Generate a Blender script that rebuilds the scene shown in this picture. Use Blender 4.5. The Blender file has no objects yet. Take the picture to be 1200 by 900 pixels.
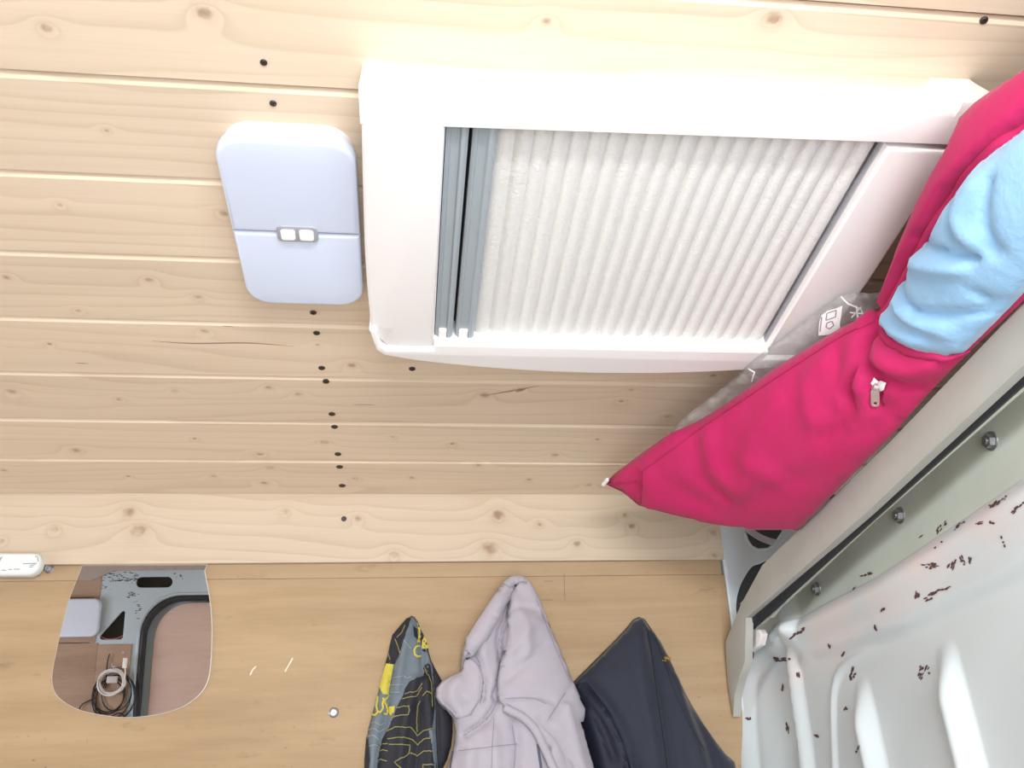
import bpy, bmesh, math, random
import numpy as np
from mathutils import Vector, Matrix
from mathutils.bvhtree import BVHTree
from mathutils.geometry import delaunay_2d_cdt, tessellate_polygon

random.seed(7)
scene = bpy.context.scene
C = scene.collection

# ------------------------------------------------------------------ camera
YAW, PITCH, ROLL, FPX = math.radians(8.17), math.radians(33.74), math.radians(-3.57), 1000.0
_f = np.array([math.sin(YAW)*math.cos(PITCH), math.cos(YAW)*math.cos(PITCH), math.sin(PITCH)])
_r = np.array([math.cos(YAW), -math.sin(YAW), 0.0])
_u = np.cross(_r, _f)
CR = _r*math.cos(ROLL) + _u*math.sin(ROLL)
CU = -_r*math.sin(ROLL) + _u*math.cos(ROLL)
CF = _f
cam = bpy.data.cameras.new('camera')
cam.sensor_width = 36.0
cam.lens = FPX*36.0/1200.0
cam.clip_start = 0.01
camo = bpy.data.objects.new('camera', cam)
C.objects.link(camo)
camo.matrix_world = Matrix(((CR[0], CU[0], -CF[0], 0), (CR[1], CU[1], -CF[1], 0), (CR[2], CU[2], -CF[2], 0), (0, 0, 0, 1)))
scene.camera = camo

# ------------------------------------------------------------------ light
scene.view_settings.view_transform = 'Standard'
scene.view_settings.look = 'None'
scene.view_settings.gamma = 1.0
scene.view_settings.use_curve_mapping = False
scene.view_settings.exposure = 0.0
world = bpy.data.worlds.new('overcast_sky')
scene.world = world
world.use_nodes = True
bgn = world.node_tree.nodes['Background']
bgn.inputs[0].default_value = (0.86, 0.93, 1.0, 1)
bgn.inputs[1].default_value = 1.2


def area(name, loc, target, sx, sy, power, col):
    l = bpy.data.lights.new(name, 'AREA')
    l.shape = 'RECTANGLE'
    l.size, l.size_y, l.energy, l.color = sx, sy, power, col
    o = bpy.data.objects.new(name, l)
    C.objects.link(o)
    o.location = loc
    o.rotation_euler = (Vector(target)-Vector(loc)).to_track_quat('-Z', 'Y').to_euler()
    return o


# daylight entering through the half open sliding door behind the camera
area('doorway_daylight', (0.10, -0.62, -0.35), (0.10, 0.6, 0.05), 0.74, 1.3, 23, (0.97, 0.985, 1.0))
# added fill lamp at the doorway top, brightens the near hatch and lamp faces
area('doorway_top_fill', (0.10, -0.56, 0.36), (0.12, 0.6, 0.50), 0.62, 0.20, 30, (1.0, 0.975, 0.94))
# added fill lamp at the unseen rear end, lifts bulkhead and mirrored wall
area('rear_fill', (-1.93, 0.55, 0.05), (0.3, 0.5, 0.1), 1.0, 0.5, 16, (0.94, 0.97, 1.0))

# ------------------------------------------------------------------ geometry helpers
H = 0.65                      # ceiling above the lens
LEAN = math.radians(10)       # the van's side leans inwards towards the roof
WN = np.array([0, -math.cos(LEAN), -math.sin(LEAN)])
WD = np.array([0, math.sin(LEAN), -math.cos(LEAN)])
W0 = np.array([0, 1.30, H])


def ray(x, y):
    return CR*(x-600)/FPX + CU*(450-y)/FPX + CF


def onz(x, y, z=H):
    d = ray(x, y)
    return d*z/d[2]


def onx(x, y, X):
    d = ray(x, y)
    return d*X/d[0]


def wall(x, y, off=0.0):
    """point on the leaning far wall; off = how far it stands proud of it"""
    d = ray(x, y)
    p0 = W0 + WN*off
    return d*(p0 @ WN)/(d @ WN)


def wuv(u, v, off=0.0):
    """wall coordinates: u along the van, v down the wall"""
    return W0 + np.array([u, 0, 0]) + WD*v + WN*off


MATS = {}


def tag(o, label=None, cat=None, group=None, kind=None):
    if label: o['label'] = label
    if cat: o['category'] = cat
    if group: o['group'] = group
    if kind: o['kind'] = kind
    return o


def thing(name, loc, label, cat, group=None, kind=None):
    o = bpy.data.objects.new(name, None)
    o.empty_display_size = 0.02
    C.objects.link(o)
    o.location = Vector([float(c) for c in loc])
    o['wl'] = [float(c) for c in loc]
    del o['wl']
    WL[o.name] = np.array([float(c) for c in loc])
    return tag(o, label, cat, group, kind)


WL = {}


def obj(name, verts, faces, mat, parent=None, smooth=True, sharp=None):
    """one mesh object from world coordinates"""
    v = np.array([[float(a) for a in p] for p in verts])
    loc = WL.get(parent.name, np.zeros(3)) if parent else np.zeros(3)
    me = bpy.data.meshes.new(name)
    me.from_pydata((v-loc).tolist(), [], [list(f) for f in faces])
    me.update()
    if mat is not None:
        me.materials.append(mat)
    o = bpy.data.objects.new(name, me)
    C.objects.link(o)
    if parent:
        o.parent = parent
        WL[o.name] = loc
    else:
        WL[o.name] = np.zeros(3)
    if smooth:
        me.polygons.foreach_set('use_smooth', [True]*len(me.polygons))
        if sharp:
            me.set_sharp_from_angle(angle=math.radians(sharp))
    return o


def from_bm(name, bm, mat, parent=None, smooth=True, sharp=35):
    bmesh.ops.recalc_face_normals(bm, faces=bm.faces[:])
    bm.verts.index_update()
    v = [tuple(x.co) for x in bm.verts]
    f = [[x.index for x in p.verts] for p in bm.faces]
    bm.free()
    return obj(name, v, f, mat, parent, smooth, sharp)


def frame(origin, ax, ay, az):
    m = Matrix.Identity(4)
    for i in range(3):
        m[i][0], m[i][1], m[i][2], m[i][3] = float(ax[i]), float(ay[i]), float(az[i]), float(origin[i])
    return m


def bm_box(bm, lo, hi, M=None, bevel=0.0, seg=2):
    r = bmesh.ops.create_cube(bm, size=1.0)
    vs = r['verts']
    for v in vs:
        v.co = Vector([(lo[i]+hi[i])/2 + v.co[i]*(hi[i]-lo[i]) for i in range(3)])
    es = list({e for v in vs for e in v.link_edges})
    if bevel > 0:
        rb = bmesh.ops.bevel(bm, geom=es, offset=bevel, segments=seg, profile=0.6, affect='EDGES')
        vs = list({v for f in rb['faces'] for v in f.verts} | {v for v in vs if v.is_valid})
    if M is not None:
        for v in vs:
            v.co = M @ v.co
    return vs


def box(name, lo, hi, mat, parent=None, bevel=0.0, seg=2, M=None):
    bm = bmesh.new()
    bm_box(bm, lo, hi, M, bevel, seg)
    return from_bm(name, bm, mat, parent)


def rrect(x0, x1, y0, y1, r, n=7):
    pts = []
    for cx, cy, a0 in ((x1-r, y1-r, 0), (x0+r, y1-r, 90), (x0+r, y0+r, 180), (x1-r, y0+r, 270)):
        for k in range(n+1):
            a = math.radians(a0+90*k/n)
            pts.append((cx+r*math.cos(a), cy+r*math.sin(a)))
    return pts


def prism(name, poly, z0, z1, mat, parent=None, M=None, bevel=0.0, sharp=35):
    """polygon (x,y) extruded z0..z1 with a rounded rim at z1"""
    M = M or Matrix.Identity(4)
    rings = [(0.0, z0)]
    s = 1 if z1 > z0 else -1
    if bevel > 0:
        for k in range(5):
            a = math.pi/2*k/4
            rings.append((bevel*(1-math.cos(a)), z1-s*bevel*(1-math.sin(a))))
    else:
        rings.append((0.0, z1))
    P = np.array(poly)
    n = len(P)
    if sum(P[i, 0]*P[(i+1) % n, 1]-P[(i+1) % n, 0]*P[i, 1] for i in range(n)) < 0:
        P = P[::-1]
    t = np.roll(P, -1, 0)-P
    t /= np.maximum(np.linalg.norm(t, axis=1, keepdims=True), 1e-9)
    nn = np.stack([-t[:, 1], t[:, 0]], 1)
    m = nn+np.roll(nn, 1, 0)
    m /= np.maximum((m*np.roll(nn, 1, 0)).sum(1, keepdims=True), 0.3)
    verts, faces = [], []
    for off, z in rings:
        Q = P+m*off
        verts += [tuple(M @ Vector((q[0], q[1], z))) for q in Q]
    for k in range(len(rings)-1):
        for i in range(n):
            j = (i+1) % n
            faces.append((k*n+i, k*n+j, (k+1)*n+j, (k+1)*n+i))
    for ring, rev in ((0, True), (len(rings)-1, False)):
        Q = [Vector((v[0], v[1], 0)) for v in (P+m*rings[ring][0])]
        for tri in tessellate_polygon([Q]):
            faces.append([ring*n+i for i in (tri[::-1] if rev else tri)])
    bm = bmesh.new()
    bv = [bm.verts.new(v) for v in verts]
    for f in faces:
        try: bm.faces.new([bv[i] for i in f])
        except ValueError: pass
    return from_bm(name, bm, mat, parent, True, sharp)


def plate(name, outer, holes, depth, mat, parent, M, bevel=0.0015):
    """flat plate with real holes, in the plane of M"""
    cu = bpy.data.curves.new(name, 'CURVE')
    cu.dimensions = '2D'
    cu.fill_mode = 'BOTH'
    cu.extrude = depth/2
    cu.bevel_depth = bevel
    cu.bevel_resolution = 1
    for poly in [outer]+holes:
        sp = cu.splines.new('POLY')
        sp.points.add(len(poly)-1)
        for p, q in zip(sp.points, poly):
            p.co = (q[0], q[1], 0, 1)
        sp.use_cyclic_u = True
    t = bpy.data.objects.new('tmp', cu)
    C.objects.link(t)
    me = bpy.data.meshes.new_from_object(t)
    bpy.data.objects.remove(t)
    bpy.data.curves.remove(cu)
    v = [tuple(M @ x.co) for x in me.vertices]
    f = [list(p.vertices) for p in me.polygons]
    bpy.data.meshes.remove(me)
    return obj(name, v, f, mat, parent, True, 35)


def smooth_path(pts, n=6, closed=False):
    pts = [np.array(p, float) for p in pts]
    out = []
    N = len(pts)
    rng = range(N) if closed else range(N-1)
    for i in rng:
        if closed:
            p0, p1, p2, p3 = pts[i-1], pts[i], pts[(i+1) % N], pts[(i+2) % N]
        else:
            p0, p1, p2, p3 = pts[max(i-1, 0)], pts[i], pts[i+1], pts[min(i+2, N-1)]
        for k in range(n):
            t = k/n
            out.append(0.5*((2*p1)+(-p0+p2)*t+(2*p0-5*p1+4*p2-p3)*t*t+(-p0+3*p1-3*p2+p3)*t**3))
    if not closed:
        out.append(pts[-1])
    return out


def tube_data(path, r, nseg=8, squash=None):
    path = [np.array(p, float) for p in path]
    verts, faces = [], []
    up = np.array([0.13, 0.21, 0.97])
    for i, p in enumerate(path):
        t = path[min(i+1, len(path)-1)]-path[max(i-1, 0)]
        t = t/max(np.linalg.norm(t), 1e-9)
        a = np.cross(t, up)
        if np.linalg.norm(a) < 1e-3: a = np.cross(t, np.array([1.0, 0, 0]))
        a /= np.linalg.norm(a)
        b = np.cross(t, a)
        rr = r[i] if hasattr(r, '__len__') else r
        for k in range(nseg):
            an = 2*math.pi*k/nseg
            verts.append(p+rr*(math.cos(an)*a+math.sin(an)*b))
    n = nseg
    for i in range(len(path)-1):
        for k in range(n):
            faces.append((i*n+k, i*n+(k+1) % n, (i+1)*n+(k+1) % n, (i+1)*n+k))
    faces.append(tuple(range(n))[::-1])
    faces.append(tuple((len(path)-1)*n+k for k in range(n)))
    return verts, faces


def tube(name, path, r, mat, parent=None, nseg=8):
    v, f = tube_data(path, r, nseg)
    return obj(name, v, f, mat, parent, True, 60)


def seg_dist(px, py, poly):
    """distance from points to a polyline, vectorised"""
    best = np.full(np.shape(px), 1e9)
    for (ax, ay), (bx, by) in zip(poly[:-1], poly[1:]):
        dx, dy = bx-ax, by-ay
        L = dx*dx+dy*dy+1e-12
        t = np.clip(((px-ax)*dx+(py-ay)*dy)/L, 0, 1)
        best = np.minimum(best, np.hypot(px-ax-t*dx, py-ay-t*dy))
    return best


def inside(px, py, poly):
    r = np.zeros(np.shape(px), bool)
    n = len(poly)
    for i in range(n):
        (x0, y0), (x1, y1) = poly[i], poly[(i+1) % n]
        c = ((y0 > py) != (y1 > py))
        with np.errstate(divide='ignore', invalid='ignore'):
            xi = (x1-x0)*(py-y0)/(y1-y0)+x0
        r ^= c & (px < xi)
    return r


def cdt(outline, step, seed=1):
    """triangulate a polygon with interior points; returns 2d points, triangles, number of rim points"""
    rim = []
    n = len(outline)
    for i in range(n):
        a, b = np.array(outline[i], float), np.array(outline[(i+1) % n], float)
        k = max(1, int(round(np.linalg.norm(b-a)/step)))
        rim += [a+(b-a)*j/k for j in range(k)]
    A = np.array(rim)
    rs = np.random.RandomState(seed)
    gx, gy = np.meshgrid(np.arange(A[:, 0].min(), A[:, 0].max(), step), np.arange(A[:, 1].min(), A[:, 1].max(), step*0.87))
    gx = gx+(np.arange(gx.shape[0]) % 2)[:, None]*step*0.5
    g = np.stack([gx.ravel(), gy.ravel()], 1)
    g += rs.uniform(-.12, .12, g.shape)*step
    ok = inside(g[:, 0], g[:, 1], [tuple(p) for p in A])
    ok &= seg_dist(g[:, 0], g[:, 1], [tuple(p) for p in A]+[tuple(A[0])]) > step*0.55
    g = g[ok]
    pts = np.vstack([A, g])
    nr = len(A)
    res = delaunay_2d_cdt([Vector(p) for p in pts.tolist()], [], [list(range(nr))], 1, 1e-5)
    v2 = np.array([tuple(p) for p in res[0]])
    tris = [tuple(f) for f in res[2]]
    org = res[3]
    rimflag = np.zeros(len(v2), bool)
    for i, o_ in enumerate(org):
        if any(k < nr for k in o_): rimflag[i] = True
    return v2, tris, rimflag


def solve_mesh(v2, tris, rim, rimval, src=0.0):
    """harmonic fill of the rim values, plus a Poisson swell; conjugate gradients"""
    n = len(v2)
    E = set()
    for t in tris:
        for a, b in ((t[0], t[1]), (t[1], t[2]), (t[2], t[0])):
            E.add((min(a, b), max(a, b)))
    E = np.array(sorted(E))
    i0, i1 = np.concatenate([E[:, 0], E[:, 1]]), np.concatenate([E[:, 1], E[:, 0]])
    deg = np.bincount(i0, minlength=n).astype(float)
    free = (~rim).astype(float)

    def lap(x): return (deg*x-np.bincount(i0, weights=x[i1], minlength=n))*free

    def cg(rhs):
        x = np.zeros(n)
        r = rhs*free
        p = r.copy()
        rs = r @ r
        for _ in range(800):
            if rs < 1e-16: break
            Ap = lap(p)
            al = rs/max(p @ Ap, 1e-30)
            x += al*p
            r -= al*Ap
            rn = r @ r
            p = r+(rn/rs)*p
            rs = rn
        return x
    out = rimval.copy()
    out[~rim] = rimval[rim].mean(0)
    for c in range(3):
        out[:, c] += cg(-(deg*out[:, c]-np.bincount(i0, weights=out[i1, c], minlength=n)))
    return out, np.maximum(cg(np.ones(n)), 0)


def inflate(name, outline, to3d, step, front, back, mat, parent, disp=None, toward=None, power=0.5, rimcurve=None):
    """soft closed body: outline in picture units, each rim point given its own place in space by to3d;
    front swells towards the viewer side, back away from it"""
    v2, tris, rim = cdt(outline, step)
    base = np.zeros((len(v2), 3))
    for i in np.where(rim)[0]:
        base[i] = to3d(v2[i, 0], v2[i, 1])
    pos, h = solve_mesh(v2, tris, rim, base)
    h = (h/h.max())**power
    n = len(v2)
    # vertex normals of the base sheet
    N = np.zeros((n, 3))
    for t in tris:
        c = np.cross(pos[t[1]]-pos[t[0]], pos[t[2]]-pos[t[0]])
        for k in t: N[k] += c
    N /= np.maximum(np.linalg.norm(N, axis=1, keepdims=True), 1e-12)
    if (N.sum(0) @ (np.array(toward) if toward is not None else -pos.mean(0))) < 0:
        N = -N
        tris = [t[::-1] for t in tris]
    d = disp(v2[:, 0], v2[:, 1]) if disp else np.zeros(n)
    F = pos+N*(front*h+d*np.clip(h*3, 0, 1))[:, None]
    Bk = pos-N*(back*h)[:, None]
    idx = np.full(n, -1)
    verts = list(F)
    for i in range(n):
        if rim[i]: idx[i] = i
        else:
            idx[i] = len(verts)
            verts.append(Bk[i])
    faces = [tuple(t) for t in tris]+[tuple(idx[k] for k in t[::-1]) for t in tris]
    faces = [f for f in faces if len(set(f)) == 3]
    o = obj(name, verts, faces, mat, parent, True)
    bv = BVHTree.FromPolygons([tuple(p) for p in F], [tuple(t) for t in tris])
    return o, bv


def hit(bv, x, y, lift=0.0):
    d = Vector(ray(x, y)).normalized()
    loc, nrm, i, dist = bv.ray_cast(Vector((0, 0, 0)), d)
    if loc is None:
        return None
    if nrm.dot(d) > 0: nrm = -nrm
    return np.array(loc)+np.array(nrm)*lift, np.array(nrm)


def strokes(name, bv, lines, width, lift, mat, parent, dens=3.0):
    """thin printed or sewn lines lying on a surface"""
    o = None
    for ln in lines:
        verts, faces = [], []
        w = width
        if isinstance(ln, tuple): w, ln = ln
        pts = []
        for a, b in zip(ln[:-1], ln[1:]):
            k = max(1, int(math.hypot(b[0]-a[0], b[1]-a[1])/dens))
            pts += [(a[0]+(b[0]-a[0])*j/k, a[1]+(b[1]-a[1])*j/k) for j in range(k)]
        pts.append(ln[-1])
        hs = [hit(bv, x, y, lift) for x, y in pts]
        run = []
        for q in hs+[None]:
            if q is None:
                if len(run) > 1:
                    s = len(verts)
                    for i, (p, n) in enumerate(run):
                        t = run[min(i+1, len(run)-1)][0]-run[max(i-1, 0)][0]
                        t = t/max(np.linalg.norm(t), 1e-9)
                        b = np.cross(n, t)
                        b /= max(np.linalg.norm(b), 1e-9)
                        verts += [p-b*w/2-n*lift*0.8, p-b*w/2, p+b*w/2, p+b*w/2-n*lift*0.8]
                    for i in range(len(run)-1):
                        for k in range(3):
                            faces.append((s+i*4+k, s+i*4+k+1, s+i*4+4+k+1, s+i*4+4+k))
                    o = obj(name, verts, faces, mat, parent, True, 40)
                    verts, faces = [], []
                run = []
            else:
                run.append(q)
    return o


def patches(name, bv, polys, lift, mat, parent, step=5, join=False):
    """printed areas lying on a surface"""
    verts, faces = [], []
    o = None
    for poly in polys:
        if not join: verts, faces = [], []
        v2, tris, rim = cdt(poly, step)
        hs = [hit(bv, x, y, lift) for x, y in v2]
        s = len(verts)
        m = {}
        for i, q in enumerate(hs):
            if q is not None:
                m[i] = len(verts)
                verts.append(q[0])
        for t in tris:
            if all(k in m for k in t):
                faces.append(tuple(m[k] for k in t))
        if faces and not join: o = obj(name, verts, faces, mat, parent, True)
    return obj(name, verts, faces, mat, parent, True) if join else o


# ------------------------------------------------------------------ materials
class NT:
    def __init__(self, name):
        self.m = bpy.data.materials.new(name)
        self.m.use_nodes = True
        self.t = self.m.node_tree
        self.b = self.t.nodes['Principled BSDF']

    def n(self, typ, **kw):
        x = self.t.nodes.new(typ)
        for k, v in kw.items(): setattr(x, k, v)
        return x

    def l(self, a, b): self.t.links.new(a, b)

    def math(self, op, a, b=None, c=None):
        x = self.n('ShaderNodeMath', operation=op)
        for i, q in enumerate((a, b, c)):
            if q is None: continue
            if isinstance(q, (int, float)): x.inputs[i].default_value = q
            else: self.l(q, x.inputs[i])
        return x.outputs[0]

    def vmath(self, op, a, b=None):
        x = self.n('ShaderNodeVectorMath', operation=op)
        for i, q in enumerate((a, b)):
            if q is None: continue
            if isinstance(q, (tuple, list)): x.inputs[i].default_value = q
            else: self.l(q, x.inputs[i])
        return x.outputs['Value'] if op in ('LENGTH', 'DOT_PRODUCT', 'DISTANCE') else x.outputs[0]

    def ramp(self, fac, stops):
        x = self.n('ShaderNodeValToRGB')
        e = x.color_ramp.elements
        while len(e) < len(stops): e.new(0.5)
        for q, (p, c) in zip(e, stops):
            q.position = p
            q.color = (*c, 1) if len(c) == 3 else c
        self.l(fac, x.inputs[0])
        return x.outputs[0]

    def mix(self, fac, a, b, mode='MIX'):
        x = self.n('ShaderNodeMix', data_type='RGBA', blend_type=mode)
        for i, q in ((0, fac), (6, a), (7, b)):
            if isinstance(q, (int, float)): x.inputs[i].default_value = q
            elif isinstance(q, tuple): x.inputs[i].default_value = (*q, 1)
            else: self.l(q, x.inputs[i])
        return x.outputs[2]

    def noise(self, vec, scale, detail=3, rough=0.5, dist=0.0):
        x = self.n('ShaderNodeTexNoise')
        x.inputs['Scale'].default_value = scale
        x.inputs['Detail'].default_value = detail
        x.inputs['Roughness'].default_value = rough
        x.inputs['Distortion'].default_value = dist
        if vec is not None: self.l(vec, x.inputs['Vector'])
        return x.outputs[0]

    def bump(self, h, strength=0.2, dist=0.002):
        x = self.n('ShaderNodeBump')
        x.inputs['Strength'].default_value = strength
        x.inputs['Distance'].default_value = dist
        self.l(h, x.inputs['Height'])
        self.l(x.outputs[0], self.b.inputs['Normal'])

    def pos(self): return self.n('ShaderNodeNewGeometry').outputs['Position']

    def col(self, c):
        if isinstance(c, tuple): self.b.inputs['Base Color'].default_value = (*c, 1)
        else: self.l(c, self.b.inputs['Base Color'])

    def set(self, rough=0.5, metal=0.0, spec=0.5):
        self.b.inputs['Roughness'].default_value = rough
        self.b.inputs['Metallic'].default_value = metal
        self.b.inputs['Specular IOR Level'].default_value = spec
        return self.m


def srgb(r, g, b):
    f = lambda c: (c/255/12.92 if c/255 <= 0.04045 else ((c/255+0.055)/1.055)**2.4)
    return (f(r), f(g), f(b))


def plain(name, c, rough=0.5, metal=0.0, var=0.06, scale=30, bump=0.0, bscale=200, spec=0.5, sheen=0.0):
    k = NT(name)
    p = k.pos()
    f = k.noise(p, scale, 4)
    k.col(k.mix(k.ramp(f, [(0.3, (0, 0, 0)), (0.7, (1, 1, 1))]), tuple(x*(1-var) for x in c), tuple(min(1, x*(1+var)) for x in c)))
    if bump: k.bump(k.noise(p, bscale, 3), bump, 0.001)
    if sheen:
        k.b.inputs['Sheen Weight'].default_value = sheen
    return k.set(rough, metal, spec)


def pine(name, knots, seed, axis='ceil', base=(0.66, 0.50, 0.34), dark=(0.52, 0.36, 0.22), kdark=(0.24, 0.13, 0.065)):
    """pine board: long grain that bends round its knots; knots = (centre xyz, radius)"""
    k = NT(name)
    p = k.pos()
    s = k.n('ShaderNodeSeparateXYZ')
    k.l(p, s.inputs[0])
    x = s.outputs[0]
    if axis == 'ceil': a = s.outputs[1]
    else: a = k.vmath('DOT_PRODUCT', p, tuple(WD))
    D = None
    for c, r in knots:
        q = k.vmath('MULTIPLY', k.vmath('SUBTRACT', p, tuple(float(v) for v in c)), (0.8/r, 1/r, 1/r))
        d = k.vmath('LENGTH', q)
        D = d if D is None else k.math('MINIMUM', D, d)
    cv = k.n('ShaderNodeCombineXYZ')
    k.l(k.math('MULTIPLY', x, 1.3), cv.inputs[0])
    k.l(k.math('MULTIPLY', a, 9.0), cv.inputs[1])
    cv.inputs[2].default_value = seed*3.7
    wav = k.noise(cv.outputs[0], 1.0, 2, 0.5)
    g = k.math('ADD', k.math('MULTIPLY', a, 42.0), k.math('MULTIPLY', wav, 6.0))
    if D is not None:
        e = k.math('POWER', 2.718, k.math('MULTIPLY', D, -0.55))
        g = k.math('ADD', g, k.math('MULTIPLY', e, 2.6))
    fr = k.math('FRACT', g)
    line = k.ramp(fr, [(0.0, (0.1, 0.1, 0.1)), (0.62, (0.35, 0.35, 0.35)), (0.93, (1, 1, 1)), (1.0, (0.1, 0.1, 0.1))])
    cv2 = k.n('ShaderNodeCombineXYZ')
    k.l(k.math('MULTIPLY', x, 5.0), cv2.inputs[0])
    k.l(k.math('MULTIPLY', a, 260.0), cv2.inputs[1])
    cv2.inputs[2].default_value = seed
    fib = k.noise(cv2.outputs[0], 1.0, 3, 0.6)
    cv3 = k.n('ShaderNodeCombineXYZ')
    k.l(k.math('MULTIPLY', x, 2.2), cv3.inputs[0])
    k.l(k.math('MULTIPLY', a, 22.0), cv3.inputs[1])
    cv3.inputs[2].default_value = seed*1.9
    blot = k.noise(cv3.outputs[0], 1.0, 2, 0.5)
    fac = k.math('ADD', k.math('MULTIPLY', line, k.math('MULTIPLY', blot, 1.0)), k.math('MULTIPLY', k.math('SUBTRACT', fib, 0.5), 0.5))
    col = k.mix(fac, base, dark)
    col = k.mix(k.math('MULTIPLY', k.ramp(blot, [(0.35, (0, 0, 0)), (0.75, (1, 1, 1))]), 0.35), col, tuple(b*0.86 for b in base))
    if D is not None:
        wob = k.math('ADD', D, k.math('MULTIPLY', k.math('SUBTRACT', k.noise(p, 160, 2), 0.5), 0.9))
        ring = k.ramp(k.math('MULTIPLY', wob, 0.25), [(0.0, (1, 1, 1)), (0.17, (0.85, 0.85, 0.85)), (0.24, (0.55, 0.55, 0.55)), (0.36, (0.12, 0.12, 0.12)), (0.75, (0, 0, 0))])
        col = k.mix(k.math('MULTIPLY', ring, k.math('MULTIPLY', k.ramp(k.noise(p, 70, 2), [(0.3, (0.25, 0.25, 0.25)), (0.7, (1, 1, 1))]), 0.80)), col, kdark)
    k.col(col)
    k.bump(k.math('ADD', k.math('MULTIPLY', line, 0.4), fib), 0.12, 0.0006)
    return k.set(0.62, 0, 0.3)


def plywood(name, base, dark, seed, cloud=1.0, stain=0.5):
    k = NT(name)
    p = k.pos()
    mp = k.n('ShaderNodeMapping')
    mp.inputs['Scale'].default_value = (1.6, 1.6, 14)
    mp.inputs['Location'].default_value = (seed, seed*.3, seed*.7)
    k.l(p, mp.inputs[0])
    a = k.noise(mp.outputs[0], 1.4, 5, 0.55, 0.6)
    mp2 = k.n('ShaderNodeMapping')
    mp2.inputs['Scale'].default_value = (9, 9, 120)
    k.l(p, mp2.inputs[0])
    fi = k.noise(mp2.outputs[0], 1.5, 4, 0.6)
    f = k.math('ADD', k.math('MULTIPLY', k.ramp(a, [(0.35, (0, 0, 0)), (0.68, (1, 1, 1))]), 0.65*cloud), k.math('MULTIPLY', k.math('SUBTRACT', fi, 0.45), 0.6))
    col = k.mix(f, base, dark)
    mp3 = k.n('ShaderNodeMapping')
    mp3.inputs['Scale'].default_value = (10, 10, 34)
    mp3.inputs['Location'].default_value = (seed*2, 0, 0)
    k.l(p, mp3.inputs[0])
    st = k.ramp(k.noise(mp3.outputs[0], 1.1, 5, 0.65), [(0.62, (0, 0, 0)), (0.78, (1, 1, 1))])
    col = k.mix(k.math('MULTIPLY', st, stain), col, tuple(d*0.45 for d in dark))
    sp = k.ramp(k.noise(p, 130, 2, 0.5), [(0.70, (0, 0, 0)), (0.76, (1, 1, 1))])
    sp2 = k.ramp(k.noise(p, 6, 3, 0.6), [(0.45, (0, 0, 0)), (0.65, (1, 1, 1))])
    col = k.mix(k.math('MULTIPLY', k.math('MULTIPLY', sp, sp2), stain), col, tuple(d*0.35 for d in dark))
    k.col(col)
    k.bump(fi, 0.1, 0.0005)
    return k.set(0.6, 0, 0.3)


def steel_paint(name, base, chip=(0.07, 0.03, 0.03), amount=0.70, rough=0.32, pink_band=None):
    k = NT(name)
    p = k.pos()
    n1 = k.noise(p, 5, 4)
    col = k.mix(k.ramp(n1, [(0.35, (0, 0, 0)), (0.7, (1, 1, 1))]), base, tuple(b*0.93 for b in base))
    if pink_band is not None:
        z0, w = pink_band
        s = k.n('ShaderNodeSeparateXYZ')
        k.l(p, s.inputs[0])
        dz = k.math('ABSOLUTE', k.math('SUBTRACT', s.outputs[2], z0))
        band = k.math('MULTIPLY', k.ramp(k.math('DIVIDE', dz, w), [(0.2, (1, 1, 1)), (1.0, (0, 0, 0))]), k.ramp(k.noise(p, 9, 3), [(0.35, (0, 0, 0)), (0.7, (1, 1, 1))]))
        col = k.mix(k.math('MULTIPLY', band, 0.55), col, srgb(226, 196, 190))  # pale pink band around a set height, broken up by noise
    mp = k.n('ShaderNodeMapping')
    mp.inputs['Scale'].default_value = (40, 16, 60)
    k.l(p, mp.inputs[0])
    ch = k.math('MULTIPLY', k.noise(mp.outputs[0], 1.2, 4, 0.75), k.math('ADD', k.noise(p, 4.0, 2), 0.5))
    col = k.mix(k.ramp(ch, [(amount, (0, 0, 0)), (amount+0.02, (1, 1, 1))]), col, chip)
    k.col(col)
    return k.set(rough, 0, 0.5)


white = plain('white_plastic', (0.83, 0.82, 0.82), 0.38, var=0.015, scale=6)
lampw = plain('lamp_diffuser', (0.63, 0.71, 0.88), 0.45, var=0.015, scale=8)
lampbase = plain('lamp_base_plastic', (0.72, 0.72, 0.74), 0.45, var=0.02)
lampgrey = plain('switch_plate_plastic', (0.36, 0.36, 0.40), 0.5)
switchw = plain('switch_plastic', (0.88, 0.92, 0.95), 0.35, var=0.02)
slatgrey = plain('grey_blind_rail', srgb(158, 169, 176), 0.4, var=0.03, scale=12)
darkgap = plain('dark_rubber', (0.03, 0.032, 0.036), 0.7)
screwdark = plain('dark_screw', (0.07, 0.055, 0.05), 0.45, 0.6)
chrome = plain('zinc_screw', (0.42, 0.43, 0.45), 0.42, 0.9, scale=120)
black_seal = plain('black_rubber_seal', (0.014, 0.016, 0.022), 0.55)
beige = plain('beige_trim_vinyl', srgb(172, 174, 169), 0.65, var=0.04, scale=14, bump=0.15, bscale=900)
recessm = plain('green_grey_primer', srgb(206, 214, 204), 0.45, var=0.05, scale=14)
panelm = steel_paint('chipped_blue_grey_paint', srgb(202, 214, 219), amount=0.86, pink_band=(0.335, 0.05))
pillarm = steel_paint('pillar_paint', srgb(224, 234, 240), amount=0.80)
framem = steel_paint('door_frame_paint', srgb(178, 196, 210), chip=(0.02, 0.02, 0.025), amount=0.72)
chipm = plain('bare_rusty_metal', (0.10, 0.045, 0.045), 0.8, var=0.3, scale=200)
cavity = plain('dark_cavity', (0.13, 0.125, 0.12), 0.9)
mirror_glass = NT('mirror_silver')
mirror_glass.col((0.86, 0.86, 0.88))
mirror_silver = mirror_glass.set(0.0, 1.0)
mirror_edge = plain('mirror_ground_edge', (0.62, 0.63, 0.60), 0.3)
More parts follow.
